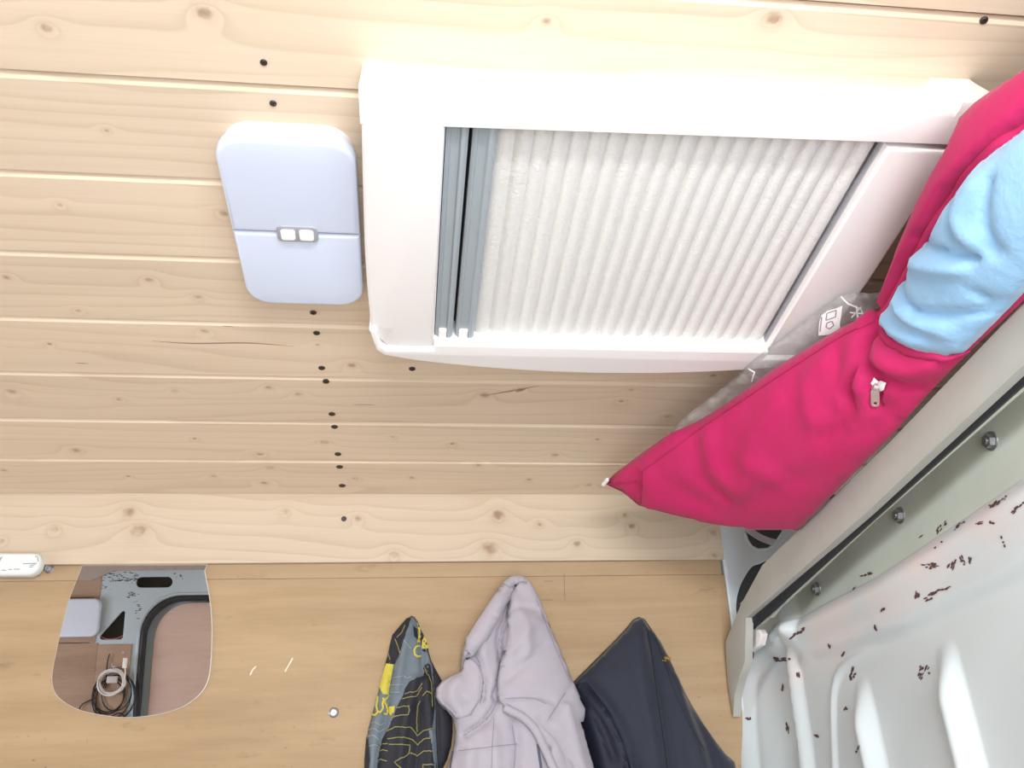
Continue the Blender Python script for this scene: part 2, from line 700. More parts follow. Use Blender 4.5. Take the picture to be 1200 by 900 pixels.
plyA = plywood('plywood_wall', srgb(177, 153, 121), srgb(152, 126, 94), 2.3, 0.9, 0.55)
plyB = plywood('plywood_strip', srgb(177, 153, 123), srgb(158, 132, 101), 6.1, 0.8, 0.5)
plyBrown = plywood('brown_plywood', srgb(176, 152, 134), srgb(142, 118, 102), 4.4, 0.9, 0.4)
plyPink = plywood('pink_brown_plywood', srgb(204, 182, 172), srgb(180, 158, 148), 8.2, 0.5, 0.15)
greyhead = plain('grey_headliner', srgb(168, 156, 150), 0.8)
floorm = plywood('floor_plywood', srgb(170, 140, 110), srgb(130, 104, 80), 9.1)

# ------------------------------------------------------------------ ceiling
S0, SW = 0.769*H, 0.176*H
XL, XR = -1.85, 1.12
ceil_knots = [(240, 15, 10), (906, 21, 11), (55, 33, 7), (640, 25, 6), (125, 153, 3), (70, 240, 3.5), (262, 250, 6), (175, 328, 5), (92, 364, 3.5), (232, 348, 5), (8, 325, 4),
              (240, 388, 5), (412, 428, 6), (372, 404, 3), (140, 468, 4), (205, 458, 4), (58, 403, 3), (315, 454, 4.5), (350, 462, 5), (14, 459, 6),
              (90, 528, 6), (228, 514, 3), (305, 532, 4.5), (380, 518, 6), (316, 548, 6), (416, 561, 5), (5, 551, 4), (250, 558, 4), (150, 558, 3), (310, 566, 5),
              (568, 463, 7), (610, 456, 4), (740, 457, 4), (728, 470, 4), (650, 533, 5), (560, 545, 4), (690, 568, 4), (483, 560, 4), (620, 562, 4), (700, 515, 3), (782, 488, 5), (836, 440, 4), (530, 520, 4), (460, 512, 3)]
screw_px = [(309, 73), (320, 121), (367, 366), (371, 390), (377, 431), (382, 447), (389, 485), (392, 500), (396, 532), (398, 547), (401, 569), (483, 432), (1153, 24)]
ceiling = thing('ceiling', (0, 0.4, H), 'van ceiling of pale pine tongue and groove boards', 'ceiling', kind='structure')


def plank_mesh():
    """one board, running along x, its visible face down, chamfered long edges, y from 0 to SW"""
    c, t = 0.0048, 0.012
    sec = [(0.0, t), (0.0, c), (c*1.15, 0.0), (SW-0.0015-c*0.5, 0.0), (SW-0.0015, c*0.8), (SW-0.0015, t)]
    n = len(sec)
    v = [(XL, y, z) for y, z in sec]+[(XR, y, z) for y, z in sec]
    f = [(i, (i+1) % n, n+(i+1) % n, n+i) for i in range(n)]+[tuple(range(n))[::-1], tuple(range(n, 2*n))]
    return v, f


def cone_screw(name, p, nrm, r, mat, parent, h=0.0012):
    """countersunk screw head with a cross slot"""
    z = np.array(nrm, float)
    z /= np.linalg.norm(z)
    x = np.cross(z, [0.31, 0.2, 0.93])
    x /= np.linalg.norm(x)
    y = np.cross(z, x)
    p = np.array(p, float)
    prof = [(r, -0.001), (r, h*0.5), (r*0.86, h), (r*0.42, h), (r*0.34, h*0.2), (0.0001, h*0.1)]
    n = 12
    verts, faces = [], []
    for rr, zz in prof:
        for k in range(n):
            a = 2*math.pi*k/n
            q = rr*(1.0 if rr > r*0.5 or k % 3 else 0.55)
            verts.append(p+x*q*math.cos(a)+y*q*math.sin(a)+z*zz)
    for i in range(len(prof)-1):
        for k in range(n):
            faces.append((i*n+k, i*n+(k+1) % n, (i+1)*n+(k+1) % n, (i+1)*n+k))
    return obj(name, verts, faces, mat, parent, True, 40)


pv, pf = plank_mesh()
kn3 = [(onz(x, y), r) for x, y, r in ceil_knots]
sc3 = [onz(x, y) for x, y in screw_px]
plank0 = None
for i in range(-8, 8):
    y0 = S0+SW*(i-1)
    if y0 < -0.56: continue
    ks = [(p, max(0.0018, r*0.58*np.linalg.norm(p)/1000)) for p, r in kn3 if y0 <= p[1] < y0+SW]
    if i < -1 or not ks:
        ks = [(np.array([random.uniform(-1.2, 1.0), y0+random.uniform(.02, .1), H]), random.uniform(.004, .011)) for _ in range(4)]
    tone = [1.0, 0.97, 1.03, 0.985, 1.01, 0.96, 1.02, 0.99][i % 8]
    m = pine('pine_plank', ks, i+9.3, base=tuple(c*tone for c in (0.735, 0.615, 0.475)), dark=tuple(c*tone for c in (0.56, 0.43, 0.305)))
    pl = obj('plank', [(a, b+y0, c+H) for a, b, c in pv], pf, m, ceiling, False)
    for p in sc3:
        if y0 <= p[1] < y0+SW:
            cone_screw('screw', p, (0, 0, -1), 0.0037*np.linalg.norm(p)/0.95, screwdark, pl)
crackm = plain('dark_wood_crack', (0.36, 0.25, 0.18), 0.9)
for ln, w in (([(178, 399.5), (225, 402.5), (290, 402), (345, 406)], .0014), ([(412, 474), (440, 474.5)], .0009), ([(88, 425.5), (104, 426)], .001), ([(260, 382), (275, 383)], .0008), ([(565, 464), (600, 458), (632, 452)], .0018), ([(604, 459), (616, 456)], .003)):
    pc = [onz(x, y, H-.0002) for x, y in smooth_path(ln, 4)]
    cv_, cf_ = [], []
    for j, p in enumerate(pc):
        ww = w*math.sin(math.pi*min(max(j/(len(pc)-1), .06), .94))
        cv_ += [p+np.array((0, -ww, 0)), p+np.array((0, ww, 0))]
    cf_ = [(2*j, 2*j+1, 2*j+3, 2*j+2) for j in range(len(pc)-1)]
    obj('crack', cv_, cf_, crackm, ceiling, False)
box('roof_lining', (XL-.02, -0.58, H+0.013), (XR+.02, 1.5, H+0.02), darkgap, ceiling)

# ------------------------------------------------------------------ far wall: pine board over plywood
wallb = thing('wall_back', (0, 1.32, 0.2), 'leaning side wall of plywood sheets under one pine board', 'wall', kind='structure')
Mw = frame(W0, (1, 0, 0), WD, WN)             # x along the van, y down the wall, z into the room
board_kn = [(151, 600, 6), (163, 621, 7.5), (64, 620, 4), (420, 608, 4), (335, 600, 3.5), (584, 604, 7), (574, 643, 9), (462, 650, 5), (632, 615, 3), (732, 604, 3), (740, 617, 4), (676, 637, 4), (836, 625, 4), (838, 651, 4), (2, 634, 3)]
bm = pine('pine_wall_board', [(wall(x, y), max(.003, r*.75*np.linalg.norm(wall(x, y))/1000)) for x, y, r in board_kn], 31.7, axis='wall', base=(0.61, 0.515, 0.40), dark=(0.46, 0.345, 0.235))
BV = float((wall(400, 659)-W0) @ WD)
brd = box('plank', (XL, -0.010, -0.008), (0.534, BV, 0.0015), bm, wallb, 0.0012, 2, Mw)
cone_screw('screw', wall(403, 608, .0015), WN, 0.0045, screwdark, brd)
PLY = -0.010                                   # plywood stands behind the board
V2 = float((wall(400, 677.5, PLY)-W0-WN*PLY) @ WD)
sh1 = box('plywood_strip', (XL, 0.02, PLY-0.009), (0.530, V2-0.0002, PLY), plyB, wallb, 0.0003, 1, Mw)
sh2 = box('plywood_sheet', (XL, V2+0.0002, PLY-0.009), (0.534, 1.75, PLY), plyA, wallb, 0.0003, 1, Mw)


def washer_screw(x, y, parent):
    p = wall(x, y, PLY)
    ring = [(0.0075, 0), (0.0075, 0.001), (0.006, 0.0022), (0.0048, 0.0012), (0.0045, 0.0012)]
    n = 16
    verts, faces = [], []
    for rr, zz in ring:
        for k in range(n):
            a = 2*math.pi*k/n
            verts.append(p+np.array([1, 0, 0])*rr*math.cos(a)+WD*rr*math.sin(a)+WN*zz)
    for i in range(len(ring)-1):
        for k in range(n):
            faces.append((i*n+k, i*n+(k+1) % n, (i+1)*n+(k+1) % n, (i+1)*n+k))
    obj('washer', verts, faces, chrome, parent, True, 40)
    cone_screw('screw', p+WN*0.0008, WN, 0.0045, chrome, parent, 0.0016)


washer_screw(391, 835, sh2)
washer_screw(57.5, 666.5, sh1)
pencil = plain('pencil_mark', (0.16, 0.13, 0.11), 0.8)


def wall_marks(name, polys, off, mat, parent, width):
    verts, faces = [], []
    for ln in polys:
        for a, b in zip(ln[:-1], ln[1:]):
            p, q = wall(*a, PLY+off), wall(*b, PLY+off)
            t = (q-p)/np.linalg.norm(q-p)
            s = np.cross(WN, t)*width/2
            k = len(verts)
            verts += [p-s, q-s, q+s, p+s]
            faces.append((k, k+1, k+2, k+3))
    return obj(name, verts, faces, mat, parent, False)


wall_marks('pencil_mark', [[(661, 672), (662, 703)], [(634, 703), (648, 703)], [(638, 681), (648, 681)]], 0.0003, pencil, sh2, 0.0008)
paintm = plain('paint_smear', srgb(232, 220, 204), 0.7)
wall_marks('paint_smear', [[(343, 771), (337, 782)], [(338, 780), (334, 787)], [(297, 783), (293, 791)], [(300, 781), (295, 786)]], 0.0004, paintm, sh2, 0.0020)

# ------------------------------------------------------------------ other sides of the van
flo = box('floor', (XL-.02, -0.5, -1.24), (XR, 1.66, -1.20), floorm)
tag(flo, 'brown plywood floor of the van', 'floor', kind='structure')
wl = thing('wall_left', (XL, 0.5, -1.2), 'plywood lined rear end of the van', 'wall', kind='structure')
Ml = frame((XL-0.02, 0, 0), (0, 1, 0), (0, 0, 1), (1, 0, 0))
plate('lining_sheet', [(-0.5, -1.2), (1.66, -1.2), (1.66, H+.01), (-0.5, H+.01)], [rrect(0.0, 0.53, -0.22, 0.32, 0.06), rrect(0.57, 1.10, -0.22, 0.32, 0.06)], 0.012, plyBrown, wl, Ml)  # window openings added so the rear fill lamp can shine in
for y0 in (0.0, 0.57):
    rp = rrect(y0, y0+0.53, -0.22, 0.32, 0.06)
    tube('added_window_seal', [(XL-0.012, y, z) for y, z in rp+rp[:1]], 0.010, black_seal, wl)

# side with the sliding door (seen in the mirror)
YN = -0.45
Mn = frame((0, YN, 0), (1, 0, 0), (0, 0, 1), (0, 1, 0))
wf = thing('wall_front', (-0.9, YN, -1.2), 'steel side frame with cut-outs and brown plywood lining beside the sliding door', 'wall', kind='structure')


def arc(cx, cy, r, a0, a1, n=10):
    return [(cx+r*math.cos(math.radians(a0+(a1-a0)*k/n)), cy+r*math.sin(math.radians(a0+(a1-a0)*k/n))) for k in range(n+1)]


opening = [(0.47, -1.12), (0.47, 0.42)]+arc(0.39, 0.422, 0.08, 0, 90)+arc(-0.785, 0.372, 0.13, 90, 180)+[(-0.913, -1.12)]
slot = rrect(-0.944, -0.818, 0.526, 0.566, 0.0195)
tri = [(-0.968, 0.448), (-0.977, 0.452), (-0.984, 0.446), (-1.046, 0.369), (-1.047, 0.358), (-1.038, 0.353), (-0.976, 0.353), (-0.968, 0.360)]
plate('door_frame', [(-1.075, -1.2), (XR, -1.2), (XR, 0.64), (-1.075, 0.64)], [opening, slot, tri], 0.004, framem, wf, Mn, 0.002)
box('lining_sheet', (XL, YN-0.006, 0.347), (-1.058, YN+0.007, 0.495), plyBrown, wf, 0.001)
box('lining_sheet', (XL, YN-0.006, -1.2), (-1.048, YN+0.007, 0.345), plyBrown, wf, 0.001)
box('lining_sheet', (XL, YN-0.006, 0.497), (-1.058, YN+0.007, 0.645), plyBrown, wf, 0.001)
ls = box('lining_strip', (-1.047, YN+0.003, -1.2), (-0.937, YN+0.010, 0.338), plyBrown, wf, 0.001)
cone_screw('screw', (-0.962, YN+0.010, 0.312), (0, 1, 0), 0.005, chrome, ls)
prism('header_panel', [(XL, 0.553), (-1.09, 0.553), (-1.02, 0.586), (-0.72, 0.588), (XR, 0.588), (XR, 0.649), (XL, 0.649)], 0.004, 0.016, greyhead, wf, Mn, 0.002)
box('cavity_backing', (-1.3, YN-0.075, 0.34), (XR, YN-0.07, 0.66), cavity, wf)
box('cavity_backing', (-1.3, YN-0.075, -1.2), (-0.93, YN-0.07, 0.34), cavity, wf)
tube('wire', smooth_path([(-1.06, YN-.01, .375), (-1.03, YN-.004, .358), (-0.995, YN-.004, .357), (-0.965, YN-.01, .372)], 5), 0.0018, plain('pink_wire', srgb(190, 120, 120), 0.5), wf)
# black scuffs on the steel
sv_, sf_ = [], []
rs2 = np.random.RandomState(5)
for cx_, cz_, wx_, wz_, nn_ in ((-0.99, .555, .045, .010, 30), (-1.00, .575, .04, .006, 14), (-0.955, .505, .022, .010, 18), (-0.945, .56, .014, .02, 12), (-0.925, .46, .012, .03, 10), (-0.80, .565, .02, .008, 6)):
    for _ in range(nn_):
        x_, z_ = cx_+rs2.normal()*wx_*.5, cz_+rs2.normal()*wz_*.6
        a_, b_ = rs2.uniform(.002, .009), rs2.uniform(.0007, .002)
        k_ = len(sv_)
        sv_ += [(x_-a_, YN+.0042, z_), (x_, YN+.0042, z_-b_), (x_+a_, YN+.0042, z_+b_*.4), (x_-a_*.2, YN+.0042, z_+b_)]
        sf_.append((k_, k_+1, k_+2, k_+3))
obj('paint_scuff', sv_, sf_, darkgap, wf, False)['kind'] = 'stuff'
# raised lip and rubber seal round the door opening
path = [(-0.913, -1.12)]+arc(-0.785, 0.372, 0.13, 180, 90)+arc(0.39, 0.422, 0.08, 90, 0)+[(0.47, -1.12)]
tube('opening_lip', [(x-0.004 if x < 0 else x+0.004, YN+0.002, z+(0.004 if z > .4 else 0)) for x, z in path], 0.006, framem, wf)
tube('door_seal', [(x+0.010 if x < 0 else x-0.010, YN-0.006, z-(0.010 if z > .3 else 0)) for x, z in path], 0.013, black_seal, wf)
dr = thing('door_1', (-0.6, YN-0.05, -1.15), 'half open sliding door lined with pinkish brown plywood', 'door', kind='structure')
dpoly = [(-0.27, -1.15), (-0.27, 0.485)]+arc(-0.765, 0.365, 0.12, 90, 180)+[(-0.885, -1.15)]
prism('door_shell', [(x*1.0+(0.012 if x > -.5 else -.03), z+(0.008 if z > 0 else 0)) for x, z in dpoly], -0.058, -0.034, framem, dr, Mn, 0.003)
prism('plywood_panel', [(x+(0.012 if x < -.5 else -.01), z-(0.010 if z > 0 else 0)) for x, z in dpoly], -0.034, -0.024, plyPink, dr, Mn, 0.001)

# lamp on that side
wlamp = thing('wall_lamp', (-1.14, YN+.003, .43), 'rounded grey white lamp cover on brown plywood beside the steel frame', 'lamp')
prism('lamp_base', rrect(-1.315, -1.049, 0.369, 0.490, 0.022), 0.0065, 0.012, lampbase, wlamp, Mn)
prism('diffuser', rrect(-1.318, -1.046, 0.366, 0.493, 0.025), 0.012, 0.030, lampw, wlamp, Mn, 0.006)
prism('switch_plate', rrect(-1.200, -1.170, 0.414, 0.446, 0.006), 0.029, 0.0315, lampgrey, wlamp, Mn, 0.001)

# cables
wcab = plain('white_cable', (0.78, 0.80, 0.82), 0.4)
bcab = plain('black_cable', (0.015, 0.015, 0.02), 0.5)
cc = np.array([-0.985, YN+0.028, 0.218])
hookz = thing('cable_hook', (-0.985, YN+.010, .26), 'small screw hook holding coiled cables on the brown strip', 'hook')
tube('hook_wire', smooth_path([(-0.985, YN+.0095, .262), (-0.985, YN+.030, .260), (-0.985, YN+.040, .268), (-0.985, YN+.042, .280)], 4), 0.002, chrome, hookz)
prism('hook_plate', rrect(-0.992, -0.978, 0.255, 0.269, 0.004), 0.0095, 0.0115, chrome, hookz, Mn, 0.0005)
wc = thing('white_cable', cc, 'coiled white charging cable hanging against brown plywood', 'cable')
pts = []
for k in range(5*20+1):
    a = 2*math.pi*k/20
    rr = 0.041+0.0035*math.sin(k*0.37)
    pts.append(cc+np.array([rr*math.cos(a), 0.004*math.sin(k*.11)+0.006*(k/100-0.5), rr*math.sin(a)*0.93+0.003*math.cos(k*.21)]))
tube('cord', pts, 0.0026, wcab, wc, 6)
tube('cord_end', smooth_path([cc+np.array(q) for q in ((.041, .004, 0), (.044, .008, .03), (.04, .010, .055))], 5), 0.0026, wcab, wc, 6)
box('plug', tuple(cc+np.array((.033, .004, .045))), tuple(cc+np.array((.047, .013, .078))), wcab, wc, 0.002)
box('adapter', tuple(cc+np.array((-.012, .006, -.002))), tuple(cc+np.array((.022, .018, .020))), plain('grey_adapter', (0.5, 0.5, 0.52), 0.5), wc, 0.003)
bc = thing('black_cable', cc+np.array((0, -.006, -.05)), 'tangled black cables hanging below the white cable coil', 'cable')
pts = []
for k in range(6*18+1):
    a = 2*math.pi*k/18
    rr = 0.056+0.014*math.sin(k*0.19+1)
    pts.append(cc+np.array([0.006-.012*math.sin(k*.05)+rr*math.cos(a), -0.010+0.003*math.sin(k*.3), -0.045+rr*math.sin(a)*1.15]))
tube('cord', pts, 0.0021, bcab, bc, 6)
tube('cord_end', smooth_path([cc+np.array(q) for q in ((-.05, -.009, -.05), (-.095, -.010, -.075), (-.09, -.010, -.12), (-.04, -.009, -.14), (.03, -.009, -.10), (.07, -.009, -.14))], 6), 0.0021, bcab, bc, 6)
tube('cord_end', smooth_path([cc+np.array(q) for q in ((-.02, -.009, -.02), (-.022, -.008, .06), (-.018, -.008, .09))], 6), 0.0021, bcab, bc, 6)

# ------------------------------------------------------------------ right side: steel bulkhead
wr = thing('wall_right', (0.56, 0.6, -1.2), 'chipped pale steel bulkhead with pressed ribs under a beige trim strip', 'wall', kind='structure')
XP = 0.550


def yz(pts, X):
    return [tuple(onx(x, y, X)[1:]) for x, y in pts]


ridge = yz(smooth_path([(1200, 582), (1120, 632), (1030, 690), (965, 722), (930, 742), (917, 764), (921, 800), (938, 900)], 6), XP)
ridge = [(-0.6, ridge[0][1]+.0)]+ridge+[(ridge[-1][0]+.04, -0.3), (ridge[-1][0]+.06, -0.9)]
rib1 = yz(smooth_path([(925, 733), (900, 748), (882, 766), (875, 790), (879, 840), (889, 900)], 6), XP)
rib1 = rib1+[(rib1[-1][0]+.05, -0.9)]
thin = yz(smooth_path([(1050, 748), (1000, 766), (975, 782), (966, 805), (966, 840), (971, 900)], 6), XP)
thin = thin+[(thin[-1][0]+.04, -0.9)]
r4 = yz([(998, 808), (1022, 900)], XP)
r5 = yz([(1096, 768), (1133, 900)], XP)
ribs = []
for r in (r4, r5):
    ribs.append([r[0], r[1], (r[1][0]+.05, -0.6)])
dY = r4[0][0]-r5[0][0]
for k in (1, 2, 3, 4):
    ribs.append([(a-dY*k, b) for a, b in ribs[1]])
fold = yz([(943, 767), (1050, 733), (1200, 657)], XP)
ztop = 0.436
ys = np.concatenate([np.arange(-0.45, 0.5, 0.008), np.arange(0.5, 1.46, 0.0030)])
zs = np.concatenate([np.arange(-1.2, 0.0, 0.02), np.arange(0.0, ztop+0.0001, 0.0027)])
GY, GZ = np.meshgrid(ys, zs)


def sstep(e0, e1, x):
    t = np.clip((x-e0)/(e1-e0), 0, 1)
    return t*t*(3-2*t)


def hump(d, w, h):
    return h*np.where(d < w, np.cos(np.clip(d/w, 0, 1)*math.pi/2)**1.6, 0)


out = np.zeros_like(GY)
rd = seg_dist(GY, GZ, ridge)
foldz = np.interp(GY, [p[0] for p in fold[::-1]], [p[1] for p in fold[::-1]])
left_end = 1.19
# upper shoulder between the fold and the bolt channel
sh = sstep(-0.012, 0.006, GZ-foldz)*(1-sstep(1.16, 1.22, GY))
out += 0.010*sh
out += hump(rd, 0.026, 0.012)
out += hump(seg_dist(GY, GZ, rib1), 0.026, 0.021)
out += hump(seg_dist(GY, GZ, thin), 0.010, 0.005)*sstep(0.95, 1.06, GY)
for r in ribs:
    out += hump(seg_dist(GY, GZ, r), 0.024, 0.019)*sstep(-0.022, 0.05, r[0][1]-GZ)
# bolt channel along the top sits deeper
ry = np.array([p[0] for p in ridge[:-2]])
rz = np.array([p[1] for p in ridge[:-2]])
upto = np.argmax(ry) if np.argmax(ry) > 3 else len(ry)-1
o_ = np.argsort(ry[:upto+1])
chan = np.interp(GY, ry[:upto+1][o_], rz[:upto+1][o_])+0.016
ch = sstep(0.0, 0.014, GZ-chan)*(1-sstep(1.20, 1.25, GY))
out = out*(1-ch)-0.016*ch
# soft denting
out += 0.0012*np.sin(GY*23+GZ*9)*np.sin(GZ*31+1.0)
lean = 0.06*(0.35-GZ)
XX = XP-lean*np.where(GZ > 0, 1, 1)-out
XX = np.maximum(XX, 0.40)
XX = XX+0.02-0.022*sstep(1.28, 1.40, GY)
nz, ny = GY.shape
verts = np.stack([XX, GY, GZ], -1).reshape(-1, 3)
faces = []
for i in range(nz-1):
    for j in range(ny-1):
        faces.append((i*ny+j, i*ny+j+1, (i+1)*ny+j+1, (i+1)*ny+j))
pan = obj('pressed_panel', verts, faces, panelm, wr, True, 50)
pan.data.materials.append(recessm)
chf = ch.reshape(-1)
for p, f in zip(pan.data.polygons, faces):
    if min(chf[k] for k in f) > 0.55: p.material_index = 1
bulk_bv = BVHTree.FromPolygons([tuple(p) for p in verts], faces)

# trim strip along the top with a leg down the corner
XT = 0.513
t_out = yz([(893, 662), (868, 708), (850, 752), (852, 800), (859, 840)], XT)
t_in = yz([(861, 815), (866, 795), (873, 776), (874, 724)], XT)
t_low = yz([(1014, 601), (1200, 426)], XT)
t_top = yz([(1040, 520), (1200, 353)], XT)
tp = [(-0.45, t_low[1][1]), t_low[1], t_low[0]]+t_in[::-1]+t_out[::-1]+[t_top[0], t_top[1], (-0.45, t_top[1][1])]
Mt = frame((XT, 0, 0), (0, 1, 0), (0, 0, 1), (1, 0, 0))
prism('trim_panel', tp, 0.012, 0.0, beige, wr, Mt, 0.0012)
# rubber gasket between trim and steel
g_in = yz([(874, 770), (876, 733), (1016, 602), (1200, 432)], XT+.014)
tube('gasket', [(XT+.018, y, z) for y, z in [(g_in[3][0]-.9, g_in[3][1])]+g_in[::-1]], 0.0085, black_seal, wr, 8)
lipp = yz([(893, 728), (1020, 608), (1200, 448)], XT+.028)
tube('steel_lip', [(XT+.030, lipp[2][0]-.9, lipp[2][1])]+[(XT+.030, y, z) for y, z in lipp[::-1]], 0.0042, recessm, wr, 8)


def hexbolt(x, y):
    q = hit(bulk_bv, x, y)
    if q is None: return
    p = q[0]
    b = bmesh.new()
    M = frame(p, (0, 1, 0), (0, 0, 1), (-1, 0, 0))
    for rr, z0, z1, n in ((0.0105, -0.002, 0.0012, 20), (0.0075, 0.001, 0.0065, 6), (0.0035, 0.006, 0.0085, 10)):
        lo = [b.verts.new(M @ Vector((rr*math.cos(2*math.pi*k/n), rr*math.sin(2*math.pi*k/n), z0))) for k in range(n)]
        hi = [b.verts.new(M @ Vector((rr*.94*math.cos(2*math.pi*k/n), rr*.94*math.sin(2*math.pi*k/n), z1))) for k in range(n)]
        for k in range(n): b.faces.new((lo[k], lo[(k+1) % n], hi[(k+1) % n], hi[k]))
        b.faces.new(hi)
    from_bm('bolt', b, chrome, wr, True, 30)


for x, y in ((958, 690), (1055, 604), (1162, 517), (1290, 405)): hexbolt(x, y)
# sheet bracket and white clip in the corner
bq = [onx(*p, .538) for p in ((892, 724), (906, 705), (921, 705), (906, 724))]
bq2 = [q+np.array((0.004, .002, .002)) for q in bq]
obj('corner_bracket', bq+bq2, [(0, 1, 2, 3), (7, 6, 5, 4), (0, 4, 5, 1), (1, 5, 6, 2), (2, 6, 7, 3), (3, 7, 4, 0)], recessm, wr, False)
cq = [onx(*p, .535) for p in ((877, 742), (884, 737), (893, 738), (896, 743), (893, 756), (884, 762), (877, 768))]
prism('white_clip', [(q[1], q[2]) for q in cq], 0.010, 0.0, white, wr, frame((.530, 0, 0), (0, 1, 0), (0, 0, 1), (1, 0, 0)), 0.003)
# shelf over the cab
box('shelf', (XT+0.012, -0.45, 0.4365), (XR, 1.27, 0.4445), greyhead, wr, 0.001)
box('cab_header', (XR-0.03, -0.45, 0.43), (XR-0.01, 1.46, H), greyhead, wr, 0.001)
# bare patches knocked out of the paint
chips = [[(1080, 662), (1092, 658), (1100, 662), (1086, 668)], [(1072, 700), (1076, 690), (1080, 700)], [(994, 792), (1000, 782), (1003, 790), (998, 796)], [(1077, 790), (1078, 782), (1088, 778), (1089, 790), (1083, 786), (1080, 796)],
         [(926, 746), (944, 735), (945, 737), (928, 749)], [(909, 771), (925, 770), (924, 774), (911, 775)], [(1112, 663), (1120, 656), (1117, 672)], [(1125, 655), (1129, 651), (1131, 663)], [(1136, 652), (1139, 655), (1137, 664)],
         [(1084, 700), (1110, 683), (1113, 688), (1088, 704)], [(1098, 620), (1108, 612), (1110, 615), (1100, 624)], [(1120, 617), (1134, 608), (1135, 610), (1121, 620)], [(1074, 634), (1080, 627), (1081, 630)], [(1088, 650), (1127, 612), (1127, 615)],
         [(1010, 675), (1020, 671), (1019, 676)], [(1000, 690), (1004, 686), (1003, 692)], [(1173, 626), (1178, 640), (1176, 640)], [(1146, 612), (1164, 611), (1163, 613), (1147, 614)], [(957, 860), (960, 864), (955, 862)], [(922, 846), (925, 858), (922, 856)], [(918, 800), (920, 812), (917, 808)],
         [(1032, 715), (1038, 711), (1036, 718)], [(1024, 736), (1026, 733), (1027, 738)], [(986, 768), (989, 764), (990, 768)], [(970, 757), (972, 754), (973, 758)], [(934, 790), (937, 788), (936, 797)], [(872, 843), (880, 840), (879, 843)], [(996, 900), (1006, 875), (1005, 880)], [(990, 830), (994, 826), (993, 832)],
         [(1186, 597), (1200, 588), (1200, 592), (1188, 601)], [(1160, 592), (1182, 580), (1183, 582), (1161, 596)]]
rs_ = np.random.RandomState(3)
bits = []
for c in chips:
    c_ = np.array(c, float)
    d_ = c_.max(0)-c_.min(0)
    ax = c_[np.argmax(np.linalg.norm(c_-c_.mean(0), axis=1))]-c_.mean(0)
    ax = ax/max(np.linalg.norm(ax), 1e-6)
    for _ in range(int(7+d_[0]*d_[1]/9+max(d_)/2)):
        q = c_.mean(0)+(rs_.rand(2)-.5)*d_*1.25
        if not inside(np.array([q[0]]), np.array([q[1]]), [tuple(v) for v in (c_-c_.mean(0))*1.15+c_.mean(0)])[0]: continue
        r1, r2 = rs_.uniform(1.2, 3.6), rs_.uniform(.6, 1.5)
        pt = []
        for k in range(8):
            a = 2*math.pi*k/8
            e = ax*r1*math.cos(a)+np.array((-ax[1], ax[0]))*r2*math.sin(a)
            pt.append(tuple(q+e*rs_.uniform(.65, 1.2)))
        bits.append(pt)
chips = bits
patches('paint_chip', bulk_bv, chips, 0.0006, chipm, wr, 4, True)['kind'] = 'stuff'

# ------------------------------------------------------------------ corner pillar between wall and bulkhead
pil = thing('trim_1', wall(885, 680, -.03), 'pale blue grey steel corner post with oval cut-outs', 'post', kind='structure')
OFFP = -0.028


def wl2(x, y, off=OFFP):
    p = wall(x, y, off)
    return (float(p[0]), float((p-W0-WN*off) @ WD))


hole1 = [wl2(*p) for p in [(871, 600), (872, 625), (875, 634), (880, 641), (888, 645), (900, 644), (908, 638), (916, 626), (924, 600)]]
hole2 = [wl2(*p) for p in smooth_path([(905, 657), (890, 660), (880, 664), (871, 677), (865, 690), (862, 704), (862, 719), (868, 728), (890, 715), (915, 690)], 3, True)]
Mp = frame(W0+WN*OFFP, (1, 0, 0), WD, WN)
post = plate('post_plate', [(0.50, 0.0), (0.80, 0.0), (0.80, 0.9), (0.50, 0.9)], [hole1, hole2], 0.003, pillarm, pil, Mp, 0.0012)
tube('hole_rim', [wuv(u, v, OFFP+.002) for u, v in hole1[1:-1]], 0.003, pillarm, pil, 6)
box('post_edge', (0.535, 0.005, OFFP+.002), (0.542, 0.9, OFFP+.020), pillarm, pil, 0.002, 2, Mp @ Matrix.Translation((0, 0, -OFFP)) if False else frame(W0, (1, 0, 0), WD, WN))
box('post_backing', (0.50, -0.05, OFFP-.09), (0.82, 0.95, OFFP-.085), cavity, pil, 0.0, 1, frame(W0, (1, 0, 0), WD, WN))
stp = [wall(x, y, OFFP-.012) for x, y in smooth_path([(868, 614), (880, 623), (893, 631), (908, 636), (922, 636)], 4)]
sv, sf = [], []
for i, p in enumerate(stp):
    t = stp[min(i+1, len(stp)-1)]-stp[max(i-1, 0)]
    t /= np.linalg.norm(t)
    b = np.cross(WN, t)
    for s, n_ in ((-1, 0), (1, 0), (1, 1), (-1, 1)):
        sv.append(p+b*s*0.006+WN*n_*0.0015)
for i in range(len(stp)-1):
    for k in range(4): sf.append((i*4+k, i*4+(k+1) % 4, i*4+4+(k+1) % 4, i*4+4+k))
strap = obj('strap', sv, sf, plain('white_webbing', (0.75, 0.74, 0.78), 0.7), None, True, 40)
tag(strap, 'white webbing strap running behind the upper cut-out of the corner post', 'strap')

# ------------------------------------------------------------------ roof hatch
ZB = 0.590
hx0, hx1 = -0.046, 0.494
hin0, hin1 = 0.026, 0.4262
hy0, hy1, hyi0, hyi1 = 0.436, 0.835, 0.480, 0.7885
hatch = thing('roof_hatch', (0.22, 0.62, H), 'white roof hatch frame with closed pleated blind in the pine ceiling', 'roof hatch')
# near cassette
cas = [(.464, H), (.461, H-.010), (.447, ZB+.012), (.445, ZB+.006), (.446, ZB+.002), (.450, ZB), (hyi0-.001, ZB), (hyi0+.001, ZB+.002), (hyi0+.001, H)]


